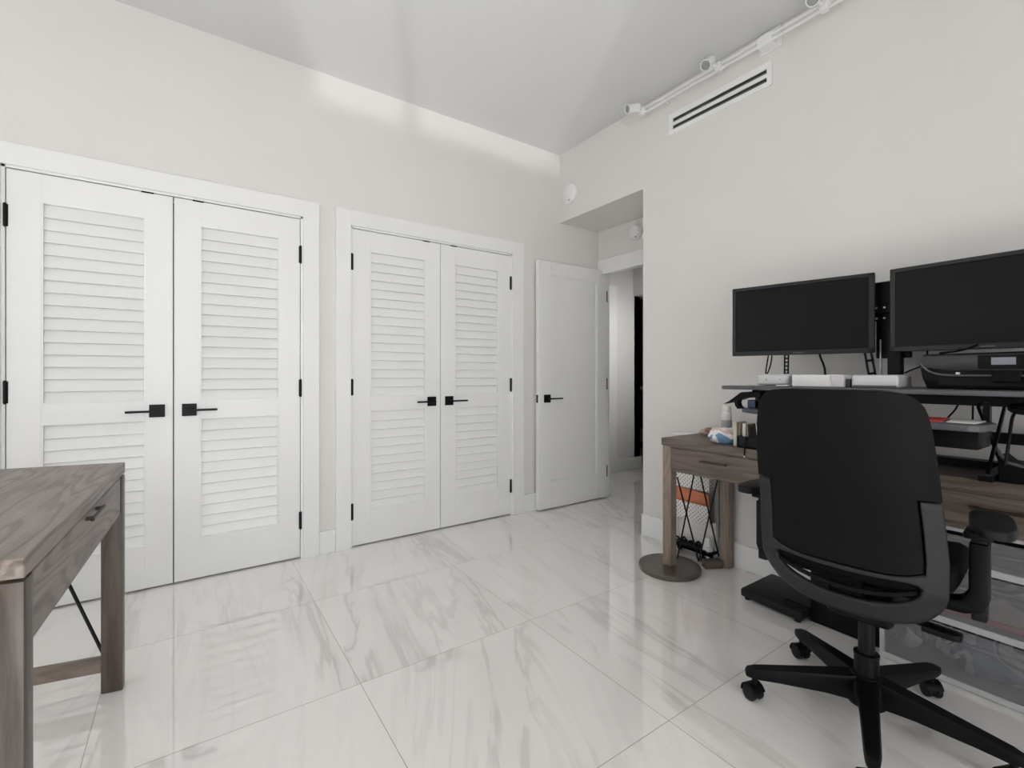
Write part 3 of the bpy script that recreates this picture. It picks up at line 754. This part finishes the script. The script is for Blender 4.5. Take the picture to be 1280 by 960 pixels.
# ------------------------------------------------------------------ printer
t = thing('printer', 'black inkjet printer under the right monitor', 'printer', (2.68, -.25, PZ))
fy, by = -.41, -.12
def side(pts): return pts
b = MB(); b.prism([(2.497, PZ + .002), (2.505, PZ + .0015), (2.88, PZ + .0015), (2.89, PZ + .01), (2.895, PZ + .06), (2.478, PZ + .075), (2.484, PZ + .04)], 'y', fy + .004, by, .003, 2); b.build('lower_body', M['black_plastic'], t)
b = MB(); b.prism([(2.476, PZ + .080), (2.55, PZ + .064), (2.895, PZ + .064), (2.895, PZ + .118), (2.484, PZ + .118), (2.474, PZ + .105)], 'y', fy, by, .003, 2)
lid = b.build('scanner_lid', plain('printer_grey', (.03, .03, .032), .4, var=.05), t)
b = MB(); b.prism([(2.482, PZ + .1185), (2.893, PZ + .1185), (2.893, PZ + .127), (2.49, PZ + .123)], 'y', fy + .01, by); b.build('lid_top', M['black_plastic'], lid, smooth=False)
b = MB(); b.tube([(2.480, fy - .001, PZ + .092), (2.492, fy - .002, PZ + .072), (2.515, fy - .003, PZ + .055), (2.55, fy - .003, PZ + .048), (2.60, fy - .003, PZ + .047), (2.75, fy - .003, PZ + .047), (2.88, fy - .003, PZ + .047)], .0035, 8, 2); b.build('trim_strip', M['bezel_side'], t)
b = MB(); b.box(2.630, 2.755, fy - .003, fy + .001, PZ + .070, PZ + .115, .001, 1); pn = b.build('control_panel', M['black_plastic'], t)
b = MB(); b.box(2.662, 2.718, fy - .0045, fy - .002, PZ + .083, PZ + .107); b.build('display', M['lcd_grey'], pn, smooth=False)
b = MB(); b.box(2.575, 2.585, fy - .004, fy + .005, PZ + .051, PZ + .059, .001, 1); b.build('latch', M['silver'], t)
b = MB(); b.box(2.53, 2.87, fy + .0, fy + .006, PZ + .012, PZ + .040, .001, 1); b.build('paper_tray', M['black_metal'], t)
b = MB(); b.box(2.665, 2.73, fy - .02, fy + .004, PZ + .026, PZ + .060, .003, 1); b.build('output_flap', M['black_plastic'], t)

# ------------------------------------------------------------------ things on the desk top, left end
Z = TZ + .001
t = thing('supplement_bottle', 'white pill bottle standing on the desk under the riser end', 'bottle', (1.585, -.15, Z))
b = MB(); b.lathe([(.026, 0), (.0275, .003), (.0275, .137), (.025, .145), (.0215, .150)], (1.585, -.15, Z), (0, 0, 1), 28); b.build('body', M['white_plastic'], t)
b = MB(); b.lathe([(.0215, .150), (.0225, .152), (.0225, .182), (.020, .186), (0, .187)], (1.585, -.15, Z), (0, 0, 1), 28); b.build('cap', M['paper'], t)
b = MB(); b.lathe([(.0277, .040), (.0280, .041), (.0280, .105), (.0277, .106)], (1.585, -.15, Z), (0, 0, 1), 28); b.build('sticker', plain('grey_sticker', (.42, .42, .45), .5, var=.1), t)

def lumpy(name, label, cat, c, size, mat, seed, rot=0):
    rnd = random.Random(seed)
    bm_ = MB(); bmesh.ops.create_icosphere(bm_.bm, subdivisions=4, radius=1.0)
    ph = [rnd.uniform(0, 6.28) for _ in range(6)]
    mt = Matrix.Translation(c) @ Matrix.Rotation(rot, 4, 'Z')
    for v in bm_.bm.verts:
        p = v.co.normalized()
        k = 1 + .13 * math.sin(5 * p.x + ph[0]) * math.sin(4 * p.y + ph[1]) + .09 * math.sin(9 * p.y + 4 * p.z + ph[2]) + .05 * math.sin(15 * p.x + 11 * p.z + ph[3])
        q = Vector((p.x * size[0] * k, p.y * size[1] * k, p.z * size[2] * k))
        q.z = max(q.z, -size[2] * .72) + size[2] * .72
        v.co = mt @ q
    return tag(bm_.build(name, mat, angle=60), label, cat)
lumpy('wipes_packet', 'white and blue soft packet lying on the desk corner', 'packet', (1.655, -.285, Z), (.075, .055, .045), M['film'], 3, R(35))
lumpy('pouch', 'pink and brown zip pouch at the back of the desk corner', 'pouch', (1.455, -.075, Z), (.075, .040, .026), M['pouch'], 9, R(20))
t = thing('desk_organizer', 'black desk organizer holding notebooks on the desk corner', 'organizer', (1.83, -.32, Z))
b = MB(); b.box(1.772, 1.875, -.372, -.365, Z, Z + .055, .001, 1); b.box(1.772, 1.778, -.372, -.24, Z, Z + .055); b.box(1.772, 1.875, -.372, -.24, Z, Z + .006); b.build('front_tray', M['black_soft'], t)
b = MB(); b.prism([(1.820, Z), (1.905, Z), (1.915, Z + .13), (1.868, Z + .135), (1.828, Z + .095)], 'y', -.362, -.345); b.prism([(1.820, Z), (1.905, Z), (1.915, Z + .13), (1.868, Z + .135), (1.828, Z + .095)], 'y', -.25, -.238); b.box(1.815, 1.905, -.36, -.24, Z, Z + .01); b.build('side_panel', M['black_plastic'], t, smooth=False)
for k, (x, w, h, mt, lb) in enumerate(((1.7445, .016, .118, 'cream', 'cream notebook standing leftmost by the black organizer'), (1.764, .005, .112, 'tan', 'thin tan card pad standing behind the organizer tray'), (1.788, .016, .114, 'paper', 'white notebook standing inside the black organizer'), (1.805, .006, .112, 'tan', 'narrow brown card pad beside the white notebook in the organizer'))):
    b = MB(); y0 = -.34 if k != 0 else -.345
    b.box(x - w / 2, x + w / 2, y0, y0 + .09, Z + (.0065 if k > 1 else 0.0), Z + h, .001, 1)
    tag(b.build('notebook', M[mt]), lb, 'notebook')
t = thing('charging_cable', 'short black cable with a bright plug tip hanging over the desk front', 'cable', (1.82, -.39, Z))
b = MB(); b.tube([(1.818, -.377, Z + .05), (1.819, -.388, Z + .02), (1.8185, -.3915, Z - .02), (1.8185, -.3915, Z - .034)], .0032, 8, 1); b.build('cord', M['black_plastic'], t)
b = MB(); b.cyl((1.8185, -.3915, Z - .034), (1.8185, -.3915, Z - .044), .004, seg=12); b.build('plug', M['silver'], t)

# desk lamp at the right end
t = thing('desk_lamp', 'small black desk lamp with a round head at the right end of the desk', 'lamp', (2.72, -.36, Z))
b = MB(); b.prism([(2.672, Z), (2.80, Z), (2.80, Z + .062), (2.70, Z + .062), (2.676, Z + .085), (2.670, Z + .085)], 'y', -.375, -.25, .002, 1); bs = b.build('base', M['black_plastic'], t)
b = MB(); b.tube([(2.672, -.377, Z + .105), (2.680, -.377, Z + .082), (2.700, -.377, Z + .060), (2.80, -.377, Z + .055)], .005, 8, 1); b.build('rim', M['bezel_side'], bs)
b = MB(); b.tube([(2.690, -.39, Z + .06), (2.698, -.40, .86), (2.706, -.42, .92), (2.716, -.45, .975), (2.735, -.48, .992)], .0045, 8, 2); b.build('arm', M['black_metal'], t)
b = MB(); b.lathe([(0, .010), (.030, .009), (.036, .004), (.036, -.006), (.030, -.012), (0, -.012)], (2.748, -.50, .997), (.1, -.2, 1), 30); b.build('lamp_head', M['black_plastic'], t)

# ------------------------------------------------------------------ plastic drawer unit and floor items under the desk
t = thing('plastic_drawer_unit', 'clear plastic three-drawer storage unit on the floor under the desk', 'drawer unit', (2.63, -.2, 0))
ux0, ux1, uf, ub = 2.342, 2.905, -.360, -.03
b = MB(); 
for z in (.004, .222, .430, .548): b.box(ux0, ux1, uf, ub, z, z + .012)
for z in (.222, .430): b.box(ux0, ux1, uf - .004, uf + .008, z - .012, z + .012, .002, 1)
b.box(ux0, ux1, uf - .004, uf + .008, .002, .026, .002, 1); 
for x in (ux0, ux1 - .018): b.box(x, x + .018, uf, uf + .018, 0.002, .558, .002, 1); b.box(x, x + .018, ub - .018, ub, 0.002, .558)
b.build('frame', M['frost'], t)
for k, z in enumerate((.028, .236, .444)):
    h = .178 if k < 2 else .092
    b = MB()
    b.box(ux0 + .022, ux1 - .022, uf - .008, uf - .005, z, z + h); b.box(ux0 + .022, ux0 + .025, uf - .006, ub - .02, z, z + h); b.box(ux1 - .025, ux1 - .022, uf - .006, ub - .02, z, z + h); b.box(ux0 + .022, ux1 - .022, uf - .006, ub - .02, z, z + .003)
    d = b.build('drawer', M['clear'], t, smooth=False)
    # curved lip across the drawer front
    b = MB(); xm = (ux0 + ux1) / 2
    pts = [(ux0 + .03 + (ux1 - ux0 - .06) * i / 12, uf - .012, z + h - .012 - .03 * (1 - abs(i / 6 - 1) ** 2.2)) for i in range(13)]
    b.tube(pts, .004, 8, 1); b.build('pull_lip', M['clear'], d)
lumpy('plastic_bag', 'blue and grey plastic bag in the bottom drawer of the clear unit', 'bag', (2.655, -.20, .033), (.165, .11, .085), M['blue_bag'], 5)
lumpy('cloth_bundle', 'dark mixed bundle at the left of the bottom drawer', 'bundle', (2.415, -.18, .033), (.032, .10, .05), M['mixed'], 12)
b = MB(); b.box(2.40, 2.86, -.33, -.06, .240, .262, .002, 1); tag(b.build('file_folder', M['red']), 'dark red folder in the middle drawer of the clear unit', 'folder')
b = MB(); b.prism([(2.42, -.34), (2.84, -.33), (2.83, -.08), (2.43, -.07)], 'z', .263, .345); tag(b.build('paper_stack', M['mixed'], smooth=False), 'grey stack of papers and packets on the dark red folder', 'papers')
b = MB(); b.box(2.40, 2.86, -.33, -.06, .448, .512, .004, 1); tag(b.build('storage_case', M['hall_dark']), 'dark case in the top drawer of the clear unit', 'case')

b = MB(); b.box(2.070, 2.328, -.305, -.045, .001, .43, .006, 2); t = tag(b.build('computer_tower', M['black_plastic']), 'black tower standing on the floor beside the clear drawer unit', 'computer')
b = MB(); b.box(2.10, 2.30, -.3065, -.304, .20, .36); b.build('front_grille', M['black_fabric'], t, smooth=False)
t = thing('foot_rest', 'low black slab with sloped edge on the floor in front of the baseboard', 'foot rest', (1.92, -.22, 0))
b = MB(); b.prism([(1.775, -.352), (2.066, -.372), (2.066, -.06), (1.775, -.05)], 'z', .012, .052, .010, 2); b.build('board', M['black_soft'], t)
for (x, y) in ((1.80, -.33), (1.80, -.08), (2.04, -.35), (2.04, -.08)):
    b = MB(); b.cyl((x, y, 0), (x, y, .014), .012, seg=14); b.build('foot', M['black_plastic'], t)
b = MB(); b.tube([(2.064, -.33, .055), (2.02, -.335, .055), (1.975, -.325, .055), (1.955, -.30, .055), (1.985, -.285, .055), (2.03, -.29, .055), (2.064, -.295, .055)], .0028, 8, 2)
tag(b.build('power_cord', M['black_plastic']), 'black cord looped on the low black slab', 'cable')

# ------------------------------------------------------------------ office chair
CC = (2.448, -.811); CA = R(5)
t = thing('office_chair', 'black high-back office chair in front of the desk, seen from behind', 'chair', (CC[0], CC[1], 0), CA)
UC = -.024
def hw(z):
    P = ((.36, .20), (.42, .222), (.50, .236), (.60, .238), (.75, .230), (.85, .225), (.95, .216), (1.02, .205), (1.07, .198))
    if z <= P[0][0]: return P[0][1]
    for (a, wa), (c, wc) in zip(P, P[1:]):
        if z <= c: return wa + (wc - wa) * (z - a) / (c - a)
    return P[-1][1]
def back_y(u, z):
    d = .190 + (z - .5) * .20 + .035 * math.exp(-((z - .66) / .12) ** 2) * -.4
    if z < .5: d -= (.5 - z) * .25
    return -d + .055 * abs(u) ** 2.4
def zb(u): return .380 + .018 * u * u + .110 * (1 - (1 - min(1, abs(u)) ** 5) ** .5)
def zt(u): return 1.058 - .064 * (1 - (1 - min(1, abs(u)) ** 7) ** .5)
def zpanel(u):                       # lower border of the back panel
    return .545 + .022 * abs(u / .80) ** 5 if abs(u) < .80 else .768
US = .79
def slot(u):
    if abs(u) >= US: return None
    k = (1 - abs(u / US) ** 9) ** .5
    m_ = .486 + .026 * abs(u / US) ** 2.2
    return m_ - (.052 - .014 * abs(u / US) ** 2) * k, m_ + (.040 - .016 * abs(u / US) ** 2) * k
def back_pt(u, z, off=0.0):
    p = Vector((UC + u * hw(z), back_y(u, z), z))
    if off:
        e = .01
        du = Vector((UC + (u + e) * hw(z), back_y(u + e, z), z)) - Vector((UC + (u - e) * hw(z), back_y(u - e, z), z))
        dz = Vector((UC + u * hw(z + e), back_y(u, z + e), z + e)) - Vector((UC + u * hw(z - e), back_y(u, z - e), z - e))
        n = du.cross(dz).normalized()            # points to -y (behind)
        if n.y > 0: n = -n
        p += n * off
    return p
def shell(us, lo, hi, nz, off, thick, name, mat, bev=.0):
    """closed sheet between lo(u) and hi(u)"""
    b = MB(); bm_ = b.bm
    grids = []
    for o in (off, off - thick):
        g = []
        for u in us:
            a, c = lo(u), hi(u)
            g.append([bm_.verts.new(back_pt(u, a + (c - a) * k / nz, o)) for k in range(nz + 1)])
        grids.append(g)
    G, Hh = grids
    n = len(us)
    for i in range(n - 1):
        for k in range(nz):
            bm_.faces.new((G[i][k], G[i + 1][k], G[i + 1][k + 1], G[i][k + 1]))
            bm_.faces.new((Hh[i][k], Hh[i][k + 1], Hh[i + 1][k + 1], Hh[i + 1][k]))
        bm_.faces.new((G[i][0], Hh[i][0], Hh[i + 1][0], G[i + 1][0])); bm_.faces.new((G[i][nz], G[i + 1][nz], Hh[i + 1][nz], Hh[i][nz]))
    for k in range(nz):
        bm_.faces.new((G[0][k], G[0][k + 1], Hh[0][k + 1], Hh[0][k])); bm_.faces.new((G[n - 1][k], Hh[n - 1][k], Hh[n - 1][k + 1], G[n - 1][k + 1]))
    return b
def lin(a, c, n): return [a + (c - a) * i / n for i in range(n + 1)]
UU = [-1 + .0] + lin(-.985, -.83, 12) + [-.815, -.806] + lin(-.79, .79, 60) + [.806, .815] + lin(.83, .985, 12) + [1.0]
# lower frame: bottom bar, sides, and the bar above the slot
bmain = MB()
def merge(bs, name, mat):
    out = MB()
    for x in bs:
        me = bpy.data.meshes.new('tmp'); x.bm.to_mesh(me); x.bm.free(); out.bm.from_mesh(me); bpy.data.meshes.remove(me)
    return out.build(name, mat, t, local=True, angle=40)
def fr_top(u): return zpanel(max(-.79, min(.79, u))) - .007
def frame_sheet():
    """one sheet: bottom bar, bar above the slot and the two side cheeks; thickness comes from a solidify modifier"""
    b = MB(); bm_ = b.bm
    us = sorted(set([round(u, 5) for u in UU if abs(abs(u) - US) > .004 and not .79 < abs(u) < .812] + [-.818, .818] + [sg * (US - d_) for sg in (-1, 1) for d_ in (0, .0015, .004, .009, .017)]))
    cols = []
    for u in us:
        uc = max(-US, min(US, u)); k = max(0.0, 1 - abs(uc / US) ** 9) ** .5
        m_ = .486 + .026 * abs(uc / US) ** 2.2
        s0, s1 = m_ - (.052 - .014 * abs(uc / US) ** 2) * k, m_ + (.040 - .016 * abs(uc / US) ** 2) * k
        t_ = fr_top(u); zs = []
        z0_ = zb(u); s0 = max(s0, z0_ + .004); s1 = max(s1, s0 + .0008)
        zs += [z0_ + (s0 - z0_) * i / 5 for i in range(6)]
        zs += [s1 + (t_ - s1) * i / 4 for i in range(5)]
        zs += [t_ + (.762 - t_) * i / 10 for i in range(1, 11)]
        cols.append([bm_.verts.new(back_pt(u, z)) for z in zs])
    for i in range(len(us) - 1):
        um = (us[i] + us[i + 1]) / 2
        for k in range(20):
            if k == 5 and abs(um) < US: continue
            if k >= 10 and abs(um) < .818: continue
            q = (cols[i][k], cols[i + 1][k], cols[i + 1][k + 1], cols[i][k + 1])
            bm_.faces.new(q)
    bmesh.ops.delete(bm_, geom=[v for v in bm_.verts if not v.link_faces], context='VERTS')
    o = b.build('back_frame', M['shell'], t, local=True, angle=40, recalc=False)
    md = o.modifiers.new('thickness', 'SOLIDIFY'); md.thickness = .014; md.offset = -1
frame_sheet()
pin = [u for u in UU if abs(u) <= .795]
pout_l = [u for u in UU if u <= -.79]; pout_r = [u for u in UU if u >= .79]
ptop = [shell(pin, zpanel, lambda u: .768, 12, .001, .012, '', None), shell(UU, lambda u: .768, zt, 20, .001, .012, '', None)]
merge(ptop, 'back_panel', plain('chair_back_panel', (.0045, .0045, .0046), .6, spec=.12, var=.04, bump=.12, bscale=800))
# cushion in front of the shell
cu = shell(lin(-.95, .95, 40), lambda u: .548 + .02 * abs(u) ** 4, lambda u: 1.045 - .05 * abs(u) ** 8, 20, -.0135, .034, '', None)
cu.build('back_cushion', M['black_fabric'], t, local=True, angle=60)
# lumbar rails seen in the slot
b = MB(); b.tube([(UC - .19, -.14, .50), (UC - .10, -.165, .475), (UC, -.17, .467), (UC + .10, -.165, .475), (UC + .17, -.14, .50)], .007, 8, 2); b.build('lumbar_bar', M['black_plastic'], t, local=True)
# back upright + tilt housing
b = MB(); b.box(UC - .045, UC + .045, -.135, -.05, .41, .46, .012, 2); b.bar((UC, -.115, .43), (UC, -.135, .56), .08, .02, bev=.004, up=(0, 1, 0)); b.build('back_bracket', M['black_fabric'], t, local=True)
b = MB(); b.box(-.085, .085, -.10, .15, .345, .470, .02, 3); b.build('tilt_housing', M['black_plastic'], t, local=True)
# seat: rounded cushion
b = MB(); bmesh.ops.create_cube(b.bm, size=1)
bmesh.ops.subdivide_edges(b.bm, edges=b.bm.edges[:], cuts=9, use_grid_fill=True)
for v in b.bm.verts:
    p = v.co * 2
    e = 5.0
    k = (abs(p.x) ** e + abs(p.y) ** e) ** (1 / e); mx = max(abs(p.x), abs(p.y)) or 1
    sx, sy = (p.x / k * mx, p.y / k * mx) if k > 0 else (0, 0)
    zz = .527 + p.z * .040
    zz -= (.05 * max(0, sy - .55) ** 2 * 3) + .006 * (1 - abs(sx) ** 2) * (1 if p.z > 0 else 0)
    zr = 1 - .07 * (abs(p.z) ** 6)
    v.co = Vector((UC + sx * .240 * zr, .085 + sy * .235 * zr, zz))
b.build('seat', M['black_fabric'], t, local=True, angle=70)
b = MB(); b.box(UC - .21, UC + .21, -.10, .26, .468, .488, .008, 2); b.build('seat_pan', M['black_plastic'], t, local=True)
# arms
for s in (-1, 1):
    b = MB(); ax = UC + s * .281
    b.prism([(s * .07, .468), (UC + s * .225, .470), (UC + s * .245, .478), (ax - .020 * s, .505), (ax - .020 * s, .640), (ax + .020 * s, .640), (ax + .020 * s, .480), (ax + .010 * s, .452), (UC + s * .250, .438), (s * .07, .436)], 'y', -.035, .025, .006, 2)
    arm = b.build('armrest', M['black_plastic'], t, local=True)
    b = MB(); b.box(ax - .016, ax + .016, -.026, .016, .425, .668, .005, 2); b.build('arm_post', M['black_soft'], arm, local=True)
    b = MB(); b.box(ax - .03, ax + .03, -.05, .04, .652, .672, .006, 2); b.box(ax + .02, ax + .055, -.02, .0, .655, .664, .002, 1); b.build('pad_mount', M['black_plastic'], arm, local=True)
    pm = Matrix.Translation((ax + s * .022, .03, .684)) @ Matrix.Rotation(s * R(8), 4, 'Z')
    pts = []
    for i in range(28):
        a = 2 * PI * i / 28; ca_, sa_ = math.cos(a), math.sin(a)
        pts.append((.046 * (abs(ca_) ** .6) * (1 if ca_ >= 0 else -1) * (1 + .10 * sa_), .125 * (abs(sa_) ** .7) * (1 if sa_ >= 0 else -1)))
    b = MB(); b.prism(pts, 'z', -.013, .013, .008, 3, pm); b.build('arm_pad', M['black_soft'], arm, local=True, angle=50)
# lever paddle under the seat, right side
b = MB(); b.bar((.06, -.05, .395), (.16, -.06, .388), .02, .014); b.prism([(.145, -.085), (.215, -.09), (.230, -.08), (.230, -.045), (.145, -.035)], 'z', .374, .392, .005, 2); b.build('lever', M['black_plastic'], t, local=True)
# column
b = MB(); b.lathe([(.033, .10), (.033, .205), (.0345, .207), (.0345, .216), (.022, .218), (.022, .345)], (0, 0, 0), (0, 0, 1), 32); b.build('gas_column', M['black_metal'], t, local=True)
b = MB(); b.lathe([(.030, .055), (.052, .060), (.056, .085), (.054, .128), (.040, .150), (.036, .152)], (0, 0, 0), (0, 0, 1), 32); hub = b.build('base_hub', M['black_plastic'], t, local=True)
for k in range(5):
    a = R(2.5 + 72 * k) - CA
    d = Vector((math.cos(a), math.sin(a), 0)); q = Vector((-d.y, d.x, 0))
    b = MB(); bm_ = b.bm
    rings = []
    for (r_, zt_, zb2, wt, wb) in ((.035, .148, .070, .060, .050), (.12, .138, .078, .052, .042), (.25, .121, .080, .044, .036), (.318, .112, .079, .040, .034), (.343, .106, .082, .032, .028), (.350, .098, .084, .022, .020)):
        rings.append([bm_.verts.new(d * r_ + q * w + Vector((0, 0, z))) for w, z in ((-wt / 2 + .004, zt_), (wt / 2 - .004, zt_), (wt / 2, zt_ - .008), (wb / 2, zb2), (-wb / 2, zb2), (-wt / 2, zt_ - .008))])
    for r0, r1 in zip(rings, rings[1:]):
        for i in range(6):
            j = (i + 1) % 6; bm_.faces.new((r0[i], r0[j], r1[j], r1[i]))
    bm_.faces.new(list(reversed(rings[0]))); bm_.faces.new(rings[-1])
    b.build('base_leg', M['black_plastic'], t, local=True, angle=38)
    # caster
    c = d * .322; tw = R(145.3 + (10, -14, 6, 18, -8)[k]) - CA; e = Vector((math.cos(tw), math.sin(tw), 0)); f = Vector((-e.y, e.x, 0))
    c2 = c + e * .006
    b = MB(); b.cyl(c + Vector((0, 0, .05)), c + Vector((0, 0, .084)), .009, seg=12)
    zc = Vector((0, 0, .0265))
    b.cyl(c2 + zc - f * .006, c2 + zc + f * .006, .023, seg=20)
    cs = b.build('caster', M['black_plastic'], t, local=True)
    for s in (-1, 1):
        b = MB(); b.lathe([(.012, 0), (.024, .001), (.0260, .004), (.0260, .013), (.023, .0175), (.010, .0185)], c2 + zc + f * s * .006, f * s, 24); b.build('wheel', M['black_soft'], cs, local=True)
    b = MB()
    hood = []
    for i in range(11):
        an = R(-10 + 170 * i / 10); hood.append((math.cos(an), math.sin(an)))
    A = [bm2 for bm2 in ()]
    vo = []
    for w in (-.0235, .0235):
        vo.append([b.bm.verts.new(c2 + zc + e * (x * .0305) + Vector((0, 0, z * .0305)) + f * w) for x, z in hood] + [b.bm.verts.new(c2 + zc + e * (x * .0275) + Vector((0, 0, z * .0275)) + f * w) for x, z in reversed(hood)])
    n = len(vo[0])
    for i in range(n):
        j = (i + 1) % n; b.bm.faces.new((vo[0][i], vo[0][j], vo[1][j], vo[1][i]))
    for k2 in range(10):
        for w in (0, 1): b.bm.faces.new((vo[w][k2], vo[w][k2 + 1], vo[w][n - 2 - k2], vo[w][n - 1 - k2]))
    b.build('hood', M['black_plastic'], cs, local=True)

for o in COL.objects:
    if o.parent is None and not o.get('group'):
        n = o.name.split('.')[0]
        g = {'smoke_detector': 'round wall detectors', 'power_cord': 'cords around the desk', 'file_folder': 'folders under the desk', 'cable_strap': 'black straps below the left monitor', 'plug_adapter': 'plug blocks on the riser', 'paper_sheet': 'loose papers on the riser'}.get(n)
        if n == 'notebook' and 'organizer' in o['label']: g = 'notebooks at the desk organizer'
        if g: o['group'] = g

# ------------------------------------------------------------------ light
def area(name, loc, rot, sx, sy, power, col=(1, 1, 1), spread=180):
    l = bpy.data.lights.new(name, 'AREA'); l.shape = 'RECTANGLE'; l.size = sx; l.size_y = sy; l.energy = power; l.color = col; l.spread = R(spread)
    o = bpy.data.objects.new(name, l); COL.objects.link(o); o.location = loc; o.rotation_euler = rot
    return o
# daylight through the two windows, plus low sun reaching the floor by the right window below an added slab
area('window_daylight', (RX - .02, (W1[0] + W1[1]) / 2, (W1[2] + W1[3]) / 2), (0, R(86), 0), W1[3] - W1[2], W1[1] - W1[0], 37, (.985, .995, 1), 125)
area('window_daylight', ((W2[0] + W2[1]) / 2, RY + .02, (W2[2] + W2[3]) / 2), (R(84), 0, 0), W2[1] - W2[0], W2[3] - W2[2], 7, (.985, .995, 1), 120)
area('hall_daylight', (2.0, 1.30, 1.75), (0, R(88), 0), .7, .5, 5, (1, .995, .99), 60)
area('far_room_daylight', (-.5, 4.2, 2.4), (0, 0, 0), 1.0, 1.0, 5)
sl = bpy.data.lights.new('sun', 'SUN'); sl.energy = 34; sl.angle = R(1.5); sl.color = (1, .985, .965)
so = bpy.data.objects.new('sun', sl); COL.objects.link(so)
el, az = R(33), R(22)
so.rotation_euler = Vector((-math.cos(el) * math.cos(az), math.cos(el) * math.sin(az), -math.sin(el))).to_track_quat('-Z', 'Y').to_euler()
# added upward sun standing in for floor-reflected sunlight: soft bright panes high on the closet wall
gl = bpy.data.lights.new('added_glint_sun', 'SUN'); gl.energy = .85; gl.angle = R(1.3); gl.color = (1, .99, .98)
go = bpy.data.objects.new('added_glint_sun', gl); COL.objects.link(go)
struct(MB().box(RX + .16, RX + .20, -2.27, -.5, 0, 2.8).build('glint_blocker', M['wall'], smooth=False), 'unseen panel added outside to keep the glint off the back wall', 'screen')  # added panel, stops the upward sun from reaching the back wall
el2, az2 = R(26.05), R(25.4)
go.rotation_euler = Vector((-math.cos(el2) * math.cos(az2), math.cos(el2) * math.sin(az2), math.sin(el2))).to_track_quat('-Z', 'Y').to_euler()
b = MB(); b.box(RX + .12, RX + 2.55, RY - 4, 4, 2.80, 3.0)  # added slab, lets direct sun reach only the floor near the window
struct(b.build('sun_blocker_slab', M['wall'], smooth=False), 'unseen slab added outside to limit the sun patch on the floor', 'slab')

w = bpy.data.worlds.new('world'); S.world = w; w.use_nodes = True
bg = w.node_tree.nodes['Background']; bg.inputs[0].default_value = (.85, .92, 1, 1); bg.inputs[1].default_value = .6

# ------------------------------------------------------------------ camera
F_PX = 585.0
cam = bpy.data.cameras.new('camera'); co = bpy.data.objects.new('camera', cam); COL.objects.link(co)
co.location = (3.0316, -2.5872, 1.10)
th = R(145.33)
co.rotation_euler = (R(90), 0, th - R(90))
cam.sensor_width = 36; cam.sensor_fit = 'HORIZONTAL'; cam.lens = 36 * F_PX / 1280
cam.shift_y = -(480 - 468.5) / 1280
cam.clip_start = .02
S.camera = co

vs = S.view_settings
S.display_settings.display_device = 'sRGB'
vs.view_transform = 'Standard'; vs.look = 'None'; vs.exposure = -.02; vs.gamma = 1; vs.use_curve_mapping = False
S.cycles.sample_clamp_indirect = 8; S.cycles.max_bounces = 10; S.cycles.diffuse_bounces = 6; S.cycles.use_denoising = True
